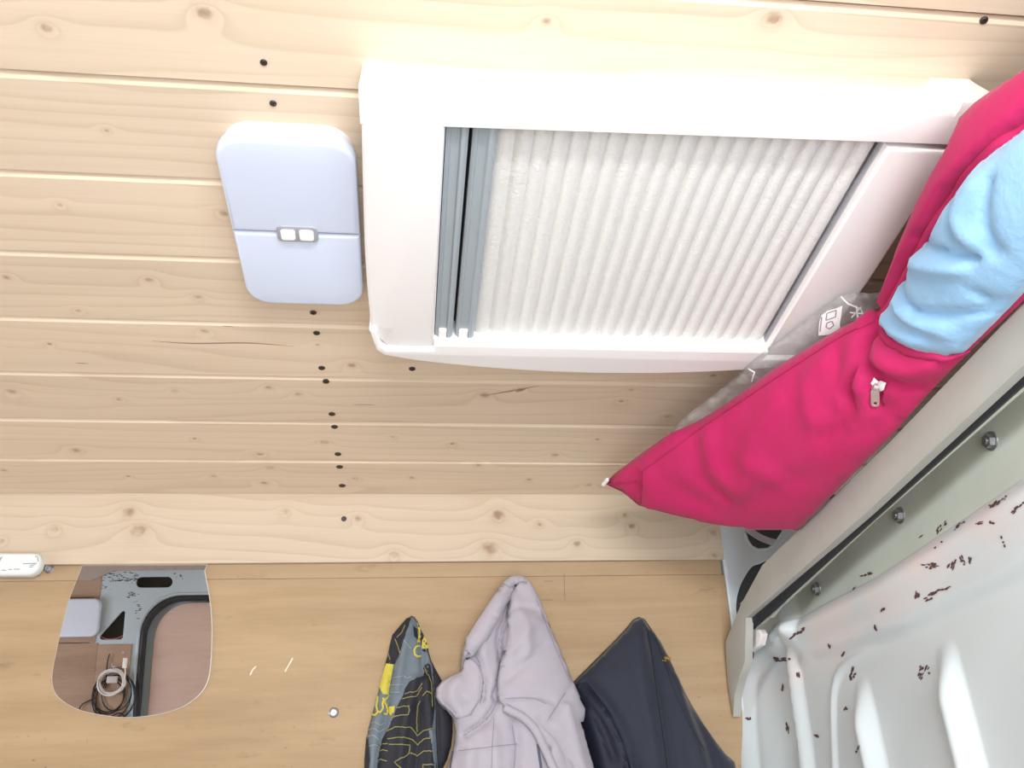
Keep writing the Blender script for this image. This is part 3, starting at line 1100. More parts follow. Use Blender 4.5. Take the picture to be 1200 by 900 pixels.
def extrude_yz(name, sec, x0, x1, mat, parent, ny=1, bow=None):
    verts, faces = [], []
    n = len(sec)
    for k in range(ny+1):
        x = x0+(x1-x0)*k/ny
        for (y, z) in sec:
            q = bow(x, y, z) if bow else (x, y, z)
            verts.append(q)
    for k in range(ny):
        for i in range(n):
            faces.append((k*n+i, (k+1)*n+i, (k+1)*n+(i+1) % n, k*n+(i+1) % n))
    faces += [tuple(range(n)), tuple(ny*n+i for i in range(n))[::-1]]
    b = bmesh.new()
    bv = [b.verts.new([float(c) for c in v]) for v in verts]
    for f in faces: b.faces.new([bv[i] for i in f])
    return from_bm(name, b, mat, parent, True, 30)


skew = lambda x, y, z: (x, y-0.022*(x-.22), z)
extrude_yz('blind_cassette', cas, hx0, 0.470, white, hatch, 1, skew)
extrude_yz('cassette_end', [(y-(.011 if y < .47 else 0), z) for y, z in cas], 0.470, 0.508, white, hatch, 1, skew)
perf = [onx(1, 1, 1)]
pv_, pf_ = [], []
for k in range(88):
    x = 0.135+k*0.0031
    y, z = .4604-.022*(x-.22), H-.0125
    for q in ((x, y, z), (x+.0014, y, z), (x+.0014, y, z+.0012), (x, y, z+.0012)): pv_.append(q)
    pf_.append((4*k, 4*k+1, 4*k+2, 4*k+3))
pr = obj('perforation', pv_, pf_, lampgrey, hatch, False)
pr['kind'] = 'stuff'


def rail_poly(name, poly, z0, z1, bevel):
    return prism(name, poly, z0, z1, white, hatch, Matrix.Identity(4), bevel)


# left rail, its outer edge bowed, rounded far corner
L = []
for k in range(13):
    t = k/12
    y = hyi0+.0015+(0.775-hyi0)*t
    L.append((hx0+0.001-0.003*math.sin(math.pi*t*0.6)+0.010*max(0, t-.55)**1.4, y))
L += [(-0.034, 0.792), (-0.028, 0.8005)]
rail_poly('side_rail', L+[(hin0, 0.7995), (hin0, hyi0+.0015)], H, ZB, 0.004)
rail_poly('side_rail', [(hin1, hyi0+.0015), (hx1-.003, hyi0+.0015), (hx1+.002, 0.66), (hx1, 0.74), (hx1-.008, 0.80), (hin1, 0.803)], H, ZB, 0.004)
# far rail, bowed outwards and a little lower
F = [(-0.048+.010, 0.765), (-0.0345, 0.7935), (-0.028, 0.8010), (hin0, 0.8000), (hin0, hyi1), (hin1, hyi1), (hin1, 0.8035), (hx1-.008, 0.801), (hx1-.004, 0.775), (hx1+.004, 0.775), (hx1-.004, 0.812)]
for k in range(15):
    t = k/14
    x = hx1-.012+(-0.030-hx1+.012)*t
    F.append((x, 0.812+0.028*math.sin(math.pi*t)**0.75))
F += [(-0.040, 0.802), (-0.0465, 0.765)]
rail_poly('end_rail', F, H, ZB-.006, 0.003)
# pleated blind
bl0, bl1, nP = 0.072, hin1-.004, 21
ZP = ZB+.012
vv, ff = [], []
cols = []
for k in range(nP*8+1):
    t = k/(nP*8)
    ph = (t*nP) % 1.0
    dz = 0.0042*abs(math.sin(math.pi*ph))**0.8
    cols.append((bl0+(bl1-bl0)*t, ZP-dz+.004))
nyb = 2
for k, (x, z) in enumerate(cols):
    for j in range(nyb):
        vv.append((x, 0.478+(0.800-0.478)*j/(nyb-1), z))
for k in range(len(cols)-1):
    ff.append((k*2, k*2+1, k*2+3, k*2+2))
kp = NT('crinkled_blind_paper')
p_ = kp.pos()
mp_ = kp.n('ShaderNodeMapping')
mp_.inputs['Scale'].default_value = (1.0, 1.6, 1.0)
kp.l(p_, mp_.inputs[0])
n_a = kp.noise(mp_.outputs[0], 210, 3, 0.6, 1.2)
kp.col(kp.mix(n_a, (0.64, 0.645, 0.64), (0.80, 0.80, 0.785)))
kp.bump(n_a, 0.5, 0.0016)
obj('pleated_blind', vv, ff, kp.set(0.75, 0, 0.3), hatch, True, 40)
# the two grey pull rails on the left
def pull(x0, x1):
    sec = [(x0, ZB+.022), (x0, ZB+.008), (x0+.004, ZB+.0055), (x0+(x1-x0)*.25, ZB+.0075), (x0+(x1-x0)*.62, ZB+.0075), (x0+(x1-x0)*.70, ZB+.004), (x1-.003, ZB+.004), (x1, ZB+.007), (x1, ZB+.022)]
    vs, fs = [], []
    n = len(sec)
    for y in (0.479, 0.7865):
        vs += [(x, y, z) for x, z in sec]
    fs = [(i, (i+1) % n, n+(i+1) % n, n+i) for i in range(n)]+[tuple(range(n))[::-1], tuple(range(n, 2*n))]
    b = bmesh.new()
    bv = [b.verts.new(v) for v in vs]
    for f in fs: b.faces.new([bv[i] for i in f])
    r = from_bm('pull_rail', b, slatgrey, hatch, True, 25)
    box('end_clip', (x0+.004, 0.774, ZB+.0035), (x0+(x1-x0)*.66, 0.788, ZB+.012), white, r, 0.0012)
    return r


pull(hin0+.001, 0.0468)
pull(0.0502, 0.0715)
box('backing', (hin0-.004, 0.470, ZB+.030), (hin1+.004, 0.804, ZB+.034), darkgap, hatch)
box('gap_strip', (hin1-.0016, 0.478, ZB+.009), (hin1-.0002, 0.788, ZB+.016), lampgrey, hatch)

# ------------------------------------------------------------------ ceiling lamp
ZL = 0.622
lx0, lx1, ly0, ly1 = -0.182, -0.0545, 0.535, 0.772
lamp = thing('ceiling_lamp', (-0.118, 0.645, H), 'flat rounded white ceiling lamp with two small switches beside the roof hatch', 'ceiling lamp')
prism('lamp_base', rrect(lx0+.003, lx1-.003, ly0+.003, ly1-.003, 0.028), H, ZL+.012, lampbase, lamp)
ym = float(onz(350, 275, ZL)[1])
full = rrect(lx0, lx1, ly0, ly1, 0.027, 8)
near = [p for p in full if p[1] < ly0+.03]
far = [p for p in full if p[1] > ly1-.03]
near = sorted(near, key=lambda p: math.atan2(p[1]-(ly0+.03), p[0]-(lx0+lx1)/2))
far = sorted(far, key=lambda p: math.atan2(p[1]-(ly1-.03), p[0]-(lx0+lx1)/2))
prism('diffuser', near+[(lx1, ym-.0013), (lx0, ym-.0013)], ZL+.012, ZL, lampw, lamp, None, 0.005)
prism('diffuser', [(lx0, ym+.0013), (lx1, ym+.0013)]+far, ZL+.012, ZL+.001, lampw, lamp, None, 0.005)
box('divider', (lx0+.0010, ym-.0016, ZL+.0045), (lx1-.0010, ym+.0016, ZL+.012), lampgrey, lamp)
cxs = float(onz(349, 276, ZL)[0])
sp_ = prism('switch_plate', rrect(cxs-.0205, cxs+.0205, ym-.0125, ym+.0095, 0.005), ZL+.006, ZL-.0015, lampgrey, lamp, None, 0.001)
for s in (-1, 1):
    sw = prism('switch', rrect(cxs+s*.0092-.0072, cxs+s*.0092+.0072, ym-.0085, ym+.0055, 0.003), ZL, ZL-.004, switchw, lamp, None, 0.0012)

# ------------------------------------------------------------------ mirror
mpx = [(99, 645), (97, 660), (88, 683), (79, 708), (72, 735), (66, 762), (61, 788), (61, 803), (66, 815), (78, 825), (95, 833), (118, 838), (142, 841), (168, 840), (192, 836), (215, 828), (233, 815), (243, 800), (247, 780), (248.5, 750), (248, 720), (245, 695), (240, 668), (237, 645)]
MO = PLY+.003
mpoly = [wl2(x, y, MO) for x, y in smooth_path(mpx, 3, True)]
mir = thing('mirror', wall(155, 760, PLY), 'frameless mirror with rounded lower corners tucked under the pine board', 'mirror')
Mm = frame(W0+WN*PLY, (1, 0, 0), WD, WN)
mc = np.mean(np.array(mpoly), axis=0)
prism('ground_edge', mpoly, 0.0001, 0.0024, mirror_edge, mir, Mm, 0.0006)
prism('glass', [tuple(mc+(np.array(p)-mc)*0.993) for p in mpoly], 0.0022, 0.0030, mirror_silver, mir, Mm)

# ------------------------------------------------------------------ white handle end on the left
hm = steel_paint('scratched_white_paint', srgb(226, 234, 236), chip=(0.12, 0.14, 0.15), amount=0.78)
edge_s = plain('scratch_dark', (0.10, 0.11, 0.12), 0.8)
hd = thing('grab_plate', wall(20, 664, 0), 'scratched white rounded bracket end over the pine board edge', 'bracket')
hp = [wl2(x, y, 0.001) for x, y in [(-90, 649), (46, 650), (50, 652), (52, 657), (52, 662), (50, 668), (46, 673), (39, 676.5), (-90, 677)]]
prism('bracket_body', hp, 0.0002, 0.016, hm, hd, frame(W0, (1, 0, 0), WD, WN), 0.006)
hq = [wl2(x, y, 0.017) for x, y in [(-60, 654), (-4, 654), (3, 652), (-2, 661), (-60, 662)]]
wall_marks('scratch', [[(27, 660.5), (43, 660.3)], [(35, 662.5), (41, 661.8)], [(34, 664.6), (39, 664)], [(10, 667.5), (14, 667)], [(41, 652), (44, 652.2)], [(44, 653), (44.5, 658)], [(2, 668), (7, 668.4)], [(16, 667), (23, 667)]], 0.0266, edge_s, hd, 0.0008)
prism('bracket_recess', hq, 0.012, 0.0165, lampgrey, hd, frame(W0, (1, 0, 0), WD, WN), 0.001)

# ------------------------------------------------------------------ garments on the wall
def on_wall(off):
    return lambda x, y: wall(x, y, PLY+off)


def creases(lst):
    """lst: (height, width, polyline) in picture units"""
    def f(x, y):
        d = np.zeros(np.shape(x))
        for h, w, pl in lst:
            d += h*np.exp(-(seg_dist(x, y, [tuple(p) for p in smooth_path(pl, 4)])/w)**2)
        return d
    return f


# grey lilac padded jacket
lil = NT('lilac_grey_fabric')
pz = lil.pos()
lil.col(lil.mix(lil.noise(pz, 18, 4), srgb(162, 158, 170), srgb(176, 171, 181)))
lil.bump(lil.noise(pz, 60, 5, 0.6), 0.35, 0.003)
lil.b.inputs['Sheen Weight'].default_value = 0.15
lilac = lil.set(0.75, 0, 0.25)
seam_crease_l = plain('lilac_seam_and_crease', srgb(140, 138, 154), 0.8)
edge_l = plain('lilac_dark_edge', srgb(84, 88, 106), 0.7)
jk = thing('jacket', wall(603, 690, PLY), 'pale lilac grey padded jacket hanging by its hood', 'jacket', 'clothes hanging on the plywood wall')
body = [(603, 677), (596, 679), (589, 685), (576, 705), (560, 729), (549, 746), (543, 760), (541, 775), (540, 787), (530, 791), (518, 798), (511, 807), (510, 816), (514, 824), (523, 832), (531, 842), (534, 856), (533, 872), (528, 889), (523, 905), (518, 960), (520, 1080), (522, 1240), (560, 1250), (640, 1250), (696, 1240), (698, 1100), (698, 960), (692, 905), (684, 880), (677, 850), (680, 836), (679, 825), (674, 812), (664, 790), (652, 764), (642, 738), (631, 708), (621, 687), (611, 679)]
cr = creases([(-0.022, 3.6, [(603, 690), (592, 726), (584, 752), (586, 785), (578, 820)]), (0.007, 6, [(597, 690), (580, 722), (566, 752), (566, 790)]),
              (-0.012, 3.2, [(548, 762), (560, 775), (566, 800), (565, 820)]), (0.010, 9, [(535, 800), (528, 815), (540, 840)]), (-0.014, 3.2, [(584, 820), (567, 847), (545, 862)]),
              (-0.005, 3, [(537, 880), (570, 876), (604, 872)]), (0.008, 8, [(575, 860), (578, 905), (575, 1000)]), (-0.008, 5, [(600, 850), (604, 880), (598, 930)]), (0.010, 9, [(550, 880), (545, 930), (540, 1020)]),
              (-0.006, 5, [(636, 880), (640, 950), (636, 1050)]), (0.010, 12, [(660, 900), (668, 1000), (665, 1150)]), (-0.008, 6, [(560, 940), (562, 1050), (556, 1200)]), (0.006, 5, [(607, 683), (616, 690), (633, 726)])])
jb, jbv = inflate('jacket_body', body, on_wall(.028), 4.0, 0.036, 0.020, lilac, jk, cr, WN, 0.45)
hood = [(605, 689), (611, 684), (618, 687), (626, 703), (634, 724), (646, 753), (659, 784), (671, 812), (679, 830), (679, 842), (675, 846), (681, 872), (690, 902), (699, 940), (684, 958), (664, 934), (652, 910), (643, 890), (634, 868), (624, 853), (611, 842), (597, 836), (590, 829), (588, 812), (590, 786), (595, 750), (599, 722)]


def on_body(lift):
    def f(x, y):
        q = hit(jbv, x, y, lift)
        return q[0] if q is not None else wall(x, y, PLY+.02)
    return f


hcr = creases([(-0.006, 3.5, [(640, 845), (655, 820), (668, 800)]), (-0.005, 3, [(592, 820), (625, 820), (640, 826)]), (0.006, 7, [(600, 760), (615, 740), (622, 730)]), (-0.0045, 5, [(598, 800), (620, 775), (632, 760)]), (0.006, 6, [(604, 700), (612, 730), (615, 770)]),
               (-0.004, 3, [(600, 720), (615, 716), (626, 718)]), (-0.007, 3.5, [(628, 846), (650, 870), (680, 930)]), (0.005, 5, [(655, 830), (665, 870), (680, 920)])])
ho, hbv = inflate('hood', hood, on_body(0.009), 3.5, 0.018, 0.010, lilac, jk, hcr, WN, 0.5)


def raised(bv, pts, lift):
    r = []
    for x, y in pts:
        q = hit(bv, x, y, lift)
        if q is not None: r.append(q[0])
    return r


def near_path(pts, off):
    return [wall(x, y, PLY+off) for x, y in pts]


tube('hood_hem', raised(hbv, smooth_path([(592, 829), (602, 834), (613, 840), (624, 850), (633, 864), (641, 882), (650, 902), (662, 928)], 5), .001), 0.0065, lilac, jk)
tube('hood_rim', raised(jbv, smooth_path([(594, 688), (600, 682), (607, 681), (615, 684), (621, 694), (630, 714), (640, 740), (652, 770), (664, 798), (674, 820)], 5), .002), 0.0075, lilac, jk)
cstrip = [(603, 684), (596, 683), (588, 690), (575, 710), (560, 733), (550, 750), (545, 766), (549, 775), (559, 768), (570, 750), (582, 726), (592, 706), (600, 693)]
inflate('collar', cstrip, on_body(0.006), 3.5, 0.012, 0.006, lilac, jk, None, WN, 0.5)
arm = [(541, 789), (530, 793), (518, 800), (513, 808), (512, 816), (517, 824), (527, 832), (536, 842), (552, 838), (563, 820), (566, 800), (562, 782), (553, 772), (545, 772)]
inflate('sleeve_top', arm, on_body(0.002), 3.5, 0.005, 0.006, lilac, jk, creases([(-0.004, 3, [(528, 808), (545, 806), (556, 796)]), (-0.003, 3, [(535, 825), (548, 820)])]), WN, 0.5)
tube('collar_edge', raised(jbv, smooth_path([(592, 692), (582, 708), (568, 732), (556, 752), (549, 768)], 5), .0), 0.007, lilac, jk)
strokes('seam_and_crease', jbv, [[(547, 761), (556, 766), (562, 776), (565, 800), (563, 826)], [(584, 820), (576, 836), (562, 850), (543, 862)], [(537, 880), (570, 876), (606, 872)], [(603, 690), (594, 720), (585, 748), (582, 775)], [(579, 842), (577, 870), (576, 905)], [(600, 850), (604, 876), (602, 905)]], 0.0011, 0.0006, seam_crease_l, jk)  # sewn seams, plus a darker line painting shade into the collar crease
strokes('seam_and_crease', hbv, [[(592, 819), (610, 818), (628, 819), (640, 825)], [(641, 845), (652, 828), (662, 812)], [(628, 700), (641, 735), (656, 772), (668, 800)]], 0.0011, 0.0006, seam_crease_l, jk)
strokes('zip_edge', jbv, [[(513, 822), (522, 831), (530, 842), (532, 858), (531, 880), (527, 905), (522, 940)], [(630, 872), (634, 900), (636, 940)]], 0.004, 0.001, edge_l, jk)

# navy jacket
navy = plain('navy_softshell', srgb(33, 39, 55), 0.8, var=0.10, scale=40, bump=0.25, bscale=500, sheen=0.2)
satin = plain('navy_satin_lining', srgb(28, 32, 48), 0.6, var=0.15, scale=40, bump=0.8, bscale=60, spec=0.25)
gold = plain('brass_zip', (0.75, 0.50, 0.12), 0.35, 0.8)
nv = thing('jacket', wall(748, 735, PLY), 'dark navy soft shell jacket hanging by its collar', 'jacket', 'clothes hanging on the plywood wall')
nbody = [(749, 723), (742, 726), (733, 737), (716, 755), (697, 774), (681, 790), (672, 799), (674, 812), (679, 835), (683, 860), (690, 895), (703, 950), (712, 1060), (716, 1240), (790, 1250), (880, 1240), (885, 1100), (876, 985), (866, 920), (861, 893), (850, 884), (838, 868), (824, 848), (810, 825), (798, 802), (786, 775), (774, 752), (762, 735), (756, 726)]
ncr = creases([(-0.008, 5, [(757, 740), (766, 790), (776, 880), (785, 980)]), (0.009, 10, [(746, 740), (745, 800), (756, 880), (762, 990)]), (-0.012, 5, [(688, 803), (712, 835), (733, 885), (742, 960)]), (0.008, 8, [(786, 795), (800, 850), (815, 920), (820, 1040)]),
               (-0.006, 5, [(800, 815), (824, 880), (840, 960)]), (0.006, 6, [(684, 830), (696, 862), (706, 910)]), (-0.006, 4, [(680, 822), (700, 850), (716, 890)]), (-0.006, 7, [(736, 900), (740, 1000), (738, 1150)])])
nb, nbv = inflate('jacket_body', nbody, on_wall(.005), 5.0, 0.050, 0.002, navy, nv, ncr, WN, 0.45)
patches('lining', nbv, [[(675, 802), (688, 799), (700, 815), (716, 838), (728, 865), (737, 895), (744, 925), (702, 925), (693, 893), (686, 860), (681, 832)]], 0.0012, satin, nv)
strokes('seam_and_crease', nbv, [[(688, 800), (702, 818), (717, 840), (729, 867), (738, 897), (745, 930)], [(758, 735), (764, 770), (770, 815), (778, 870), (784, 920)], [(766, 742), (778, 775), (792, 815), (808, 850), (826, 880)]], 0.0014, 0.0006, plain('navy_seam_and_crease', srgb(24, 27, 38), 0.8), nv)  # panel seams, and a dark line that paints the shade of the crease
zp = raised(nbv, [(778, 771), (781, 772), (784, 773), (787, 774)], .002)
if len(zp) > 1: tube('zip_pull', zp, 0.0021, gold, nv, 6)
strokes('zip_tape', nbv, [[(778, 770), (780, 775), (776, 774)]], 0.0012, 0.0016, gold, nv)

# motocross jersey
jer_grey = plain('jersey_grey', srgb(104, 116, 126), 0.75, var=0.06, scale=60, bump=0.15, bscale=900)
jer_black = plain('jersey_black', srgb(30, 32, 42), 0.75, var=0.1, scale=60)
jer_yel = plain('jersey_yellow', srgb(196, 184, 70), 0.7, var=0.04)
jer_line = plain('jersey_line_yellow', srgb(138, 132, 70), 0.7, var=0.04)
jer_pale = plain('jersey_line_grey', srgb(150, 160, 166), 0.7, var=0.04)


def J(*pts): return [(420+x/4.736, 710+y/4.736) for x, y in pts]


jr = thing('jersey', wall(482, 730, PLY), 'black and grey sports jersey with yellow lettering and thin contour lines', 'jersey', 'clothes hanging on the plywood wall')
jout = J((295, 55), (270, 70), (235, 110), (205, 145), (188, 165), (175, 220), (163, 280), (145, 360), (120, 445), (100, 520), (75, 610), (55, 680), (45, 760), (38, 840), (34, 910), (25, 1100), (10, 1500), (0, 2300), (200, 2400), (380, 2400), (430, 2350), (440, 1600), (450, 1150), (460, 1000), (465, 910), (490, 850), (515, 770), (522, 700), (520, 640), (500, 560), (478, 450), (450, 400), (425, 350), (405, 305), (392, 260), (380, 210), (365, 165), (345, 130), (330, 90), (312, 62))
jcr = creases([(-0.010, 3.2, J((330, 100), (345, 200), (355, 300), (362, 400))), (0.008, 5, J((285, 90), (260, 200), (240, 330), (215, 480))), (-0.010, 3.2, J((200, 330), (178, 450), (165, 600), (140, 720), (115, 850), (105, 1000))), (0.009, 5, J((310, 420), (280, 560), (250, 700), (230, 900), (230, 1200))),
                (-0.008, 4, J((405, 320), (415, 480), (425, 640), (432, 800), (440, 1000))), (0.007, 5, J((375, 420), (390, 600), (395, 800), (395, 1100))), (-0.005, 4, J((330, 560), (325, 720), (315, 900), (315, 1200))), (0.006, 5, J((110, 600), (85, 760), (75, 950)))])
jo, jrv = inflate('jersey_body', jout, on_wall(.005), 3.5, 0.026, 0.002, jer_grey, jr, jcr, WN, 0.45)
patches('black_panel', jrv, [J((272, 72), (240, 108), (206, 148), (192, 165), (180, 215), (168, 275), (152, 330), (205, 322), (228, 275), (250, 200), (275, 120), (292, 72)),
                             J((362, 393), (320, 402), (288, 422), (262, 460), (244, 505), (215, 560), (195, 620), (165, 690), (135, 745), (112, 800), (100, 900), (95, 1100), (95, 1700), (300, 1700), (430, 1700), (440, 1200), (432, 905), (398, 690), (404, 690), (420, 560), (408, 430), (395, 330), (378, 320), (362, 350)),
                             J((408, 312), (430, 362), (456, 414), (476, 452), (498, 560), (516, 640), (518, 700), (510, 775), (488, 850), (462, 905), (455, 1000), (446, 1150), (442, 1200), (436, 900), (424, 700), (424, 560), (412, 430)),
                             J((50, 720), (62, 790), (68, 850), (58, 920), (50, 1000), (36, 1000), (40, 850)), J((300, 110), (322, 130), (326, 185), (308, 170)), J((346, 145), (362, 165), (358, 215), (346, 215)), J((356, 240), (384, 240), (380, 258), (356, 250))], 0.0016, jer_black, jr, 2.5)
patches('yellow_panel', jrv, [J((160, 320), (203, 322), (190, 400), (168, 498), (140, 492), (122, 450), (142, 380)), J((322, 92), (338, 110), (345, 150), (338, 205), (322, 205), (328, 150)), J((360, 168), (380, 205), (384, 238), (356, 235), (358, 215)), J((165, 562), (203, 556), (200, 590), (185, 612), (170, 585))], 0.0022, jer_yel, jr, 2.5)
strokes('letter_u', jrv, [J((112, 505), (104, 560), (108, 590), (120, 595), (134, 575), (140, 510)), J((80, 605), (98, 607), (110, 595))], 0.0026, 0.0026, jer_yel, jr, 1.5)
strokes('letter_s', jrv, [J((172, 508), (150, 512), (140, 532), (150, 550), (162, 565), (164, 588), (150, 602), (136, 598))], 0.0026, 0.0026, jer_yel, jr, 1.5)
strokes('letter_o', jrv, [J((335, 225), (318, 228), (308, 248), (312, 272), (326, 284), (340, 278))], 0.0026, 0.0026, jer_yel, jr, 1.5)
strokes('contour_line', jrv, [J((245, 518), (315, 502), (356, 452)), J((262, 490), (318, 472), (356, 432)), J((212, 566), (282, 555), (276, 604), (204, 612)), J((165, 695), (205, 672), (290, 675), (328, 725), (365, 692), (412, 680)), J((165, 738), (240, 728), (296, 742), (330, 772), (365, 740), (412, 730)),
                               J((170, 768), (284, 772), (278, 820), (205, 866), (240, 905)), J((285, 815), (330, 832), (362, 806), (412, 805)), J((358, 905), (360, 880), (412, 880)), J((372, 340), (400, 432), (405, 560)), J((360, 500), (380, 474), (402, 492)), J((206, 185), (226, 230), (235, 265)), J((216, 178), (246, 150), (262, 110)), J((112, 768), (165, 764)), J((190, 620), (215, 610)), J((345, 525), (325, 560), (318, 640), (322, 700)), J((168, 250), (180, 300)),
                               J((100, 870), (130, 850), (160, 862)), J((110, 812), (140, 800), (165, 806))], 0.0012, 0.0024, jer_line, jr, 2)
strokes('contour_line', jrv, [J((188, 402), (250, 388), (270, 402), (296, 394)), J((182, 440), (240, 436)), J((178, 478), (232, 478)), J((62, 655), (92, 645), (120, 662), (140, 650)), J((58, 690), (88, 680), (112, 700), (140, 684)), J((54, 725), (85, 718), (110, 740)), J((60, 780), (90, 770), (115, 785)), J((250, 190), (292, 240)), J((100, 520), (92, 560))], 0.0008, 0.0014, jer_pale, jr, 2)
strokes('side_stripe', jrv, [J((398, 690), (408, 760), (416, 840), (422, 920), (424, 1100))], 0.0045, 0.0026, jer_grey, jr, 3)

# ------------------------------------------------------------------ pillow in a pink cover on the shelf
pinkk = NT('pink_cotton')
pp = pinkk.pos()
pinkk.col(pinkk.mix(pinkk.noise(pp, 14, 4), srgb(176, 28, 86), srgb(188, 42, 100)))
pinkk.bump(pinkk.noise(pp, 38, 4, 0.55), 0.35, 0.004)
pinkk.b.inputs['Sheen Weight'].default_value = 0.08
pink = pinkk.set(0.8, 0, 0.2)
pinks = plain('pink_seam', srgb(170, 28, 82), 0.85)

rimz = {}


def rim3(tab):
    """depth of the outline by interpolation along tabulated outline points (x, y, kind, value)"""
    P_ = np.array([(a, b) for a, b, *_ in tab], float)
    D_ = []
    for a, b, k, v in tab:
        q = onz(a, b, v) if k == 'z' else onx(a, b, v)
        D_.append(np.linalg.norm(q)/np.linalg.norm(ray(a, b)))
    D_ = np.array(D_)

    def f(x, y):
        best, val = 1e9, 0
        n = len(P_)
        for i in range(n):
            a, b = P_[i], P_[(i+1) % n]
            d = b-a
            t = np.clip(((x-a[0])*d[0]+(y-a[1])*d[1])/(d @ d+1e-9), 0, 1)
            e = math.hypot(x-a[0]-t*d[0], y-a[1]-t*d[1])
            if e < best: best, val = e, D_[i]+(D_[(i+1) % n]-D_[i])*t
        return ray(x, y)*val
    return f


XS = 0.508
ptab = [(709, 567, 'z', .575), (720, 555, 'z', .574), (752, 531, 'z', .570), (785, 508, 'z', .565), (815, 495, 'z', .562), (840, 480, 'z', .560), (872, 458, 'z', .558), (907, 432, 'z', .556), (950, 405, 'z', .556), (987, 383, 'z', .556), (1015, 370, 'z', .556), (1030, 362, 'z', .556), (1036, 352, 'z', .557), (1046, 322, 'z', .558), (1060, 285, 'z', .560), (1075, 242, 'z', .560), (1098, 200, 'z', .560), (1113, 166, 'z', .560), (1124, 138, 'z', .560), (1142, 120, 'z', .560), (1162, 106, 'z', .560), (1200, 82, 'z', .560), (1300, 20, 'z', .560), (1420, -30, 'z', .55), (1440, 120, 'x', .506), (1300, 255, 'x', .506), (1200, 352, 'x', XS), (1138, 410, 'x', XS), (1090, 459, 'x', XS), (1050, 505, 'x', XS), (990, 566, 'x', XS), (935, 622, 'x', XS), (920, 619, 'x', XS-.008), (890, 618, 'x', XS-.03), (850, 616, 'x', XS-.07), (800, 606, 'x', .385), (760, 596, 'x', .345), (748, 592, 'x', .333), (730, 577, 'x', .312)]
pcr0 = creases([(-0.016, 6, [(1038, 362), (1040, 385), (1036, 410), (1026, 440), (1018, 458)]), (-0.012, 5, [(1040, 398), (1046, 425), (1050, 450), (1046, 470)]), (0.012, 9, [(1034, 420), (1030, 445)]), (-0.010, 6, [(1055, 430), (1075, 447), (1100, 447)]), (0.012, 9, [(1062, 420), (1090, 432), (1120, 425)]), (-0.010, 7, [(1020, 470), (1005, 490), (990, 500)]), (-0.008, 7, [(1075, 462), (1050, 480), (1030, 500)]),
                (0.006, 8, [(985, 420), (965, 440), (975, 480)]), (-0.006, 7, [(1000, 410), (1005, 440), (995, 470)]), (0.007, 9, [(838, 500), (850, 530), (880, 555)]), (-0.006, 7, [(820, 512), (835, 545), (865, 565)]), (0.006, 9, [(900, 520), (930, 545)]), (-0.008, 4, [(753, 552), (752, 575), (752, 592)]), (0.008, 7, [(764, 545), (772, 570), (770, 588)]), (-0.005, 9, [(870, 590), (905, 560), (960, 540)]), (0.008, 14, [(925, 460), (900, 500), (890, 540)]), (-0.006, 10, [(800, 560), (840, 575)])])
bout = [(1040, 398), (1038, 378), (1046, 355), (1058, 331), (1070, 308), (1080, 290), (1094, 262), (1108, 243), (1121, 222), (1135, 200), (1150, 183), (1168, 166), (1200, 148), (1260, 110), (1340, 70), (1370, 130), (1290, 235), (1230, 305), (1196, 343), (1165, 375), (1138, 402), (1128, 412), (1110, 418), (1083, 418), (1060, 410)]


def pcr(x, y):
    """creases, and the pocket of the open cover that the fleece fills"""
    e = seg_dist(x, y, bout+bout[:1])
    return pcr0(x, y)-0.034*inside(x, y, bout)*sstep(2, 22, e)


cu_ = thing('cushion_cover', onx(935, 610, XS+.03), 'bright pink cushion cover with white zip stuffed above the beige trim', 'cushion')
po, pbv = inflate('cover', [(a, b) for a, b, *_ in ptab], rim3(ptab), 9.0, 0.042, 0.030, pink, cu_, pcr, None, 0.5)
strokes('hem', pbv, [[(755, 550), (785, 528), (815, 506), (842, 488), (875, 466), (910, 442), (952, 415), (989, 392), (1024, 376)], [(712, 567), (730, 566), (752, 563)], [(753, 552), (751, 590)]], 0.0022, 0.0012, pinks, cu_)

# light blue fleece bulging out of the cover
blue = NT('light_blue_fleece')
bp = blue.pos()
blue.col(blue.mix(blue.noise(bp, 10, 4), srgb(134, 182, 222), srgb(154, 198, 234)))
blue.bump(blue.noise(bp, 30, 5, 0.6), 0.5, 0.006)
blue.b.inputs['Sheen Weight'].default_value = 0.3
bluem = blue.set(0.9, 0, 0.15)
bt = thing('fleece_blanket', onx(1120, 405, XS), 'light blue fleece bulging out of the open pink cover', 'blanket')


def on_pillow(lift):
    def f(x, y):
        q = hit(pbv, x, y, lift)
        return q[0] if q is not None else onx(x, y, XS-.01)
    return f


bcr = creases([(-0.010, 5, [(1085, 282), (1105, 276), (1140, 282), (1175, 286)]), (0.008, 8, [(1090, 296), (1120, 300), (1160, 300)]), (-0.009, 5, [(1072, 320), (1085, 345), (1105, 358), (1140, 358), (1175, 352)]), (0.008, 8, [(1075, 345), (1095, 372), (1125, 380)]), (-0.008, 5, [(1170, 330), (1185, 345), (1195, 350)]),
                (0.008, 12, [(1160, 200), (1150, 240), (1170, 265)]), (-0.007, 7, [(1130, 225), (1142, 250), (1165, 275)]), (0.007, 8, [(1050, 375), (1062, 395), (1090, 405)]), (-0.007, 7, [(1185, 200), (1190, 250), (1200, 280)])])
bo, bbv = inflate('blanket', bout, on_pillow(0.003), 8.0, 0.030, 0.001, bluem, bt, bcr, None, 0.5)
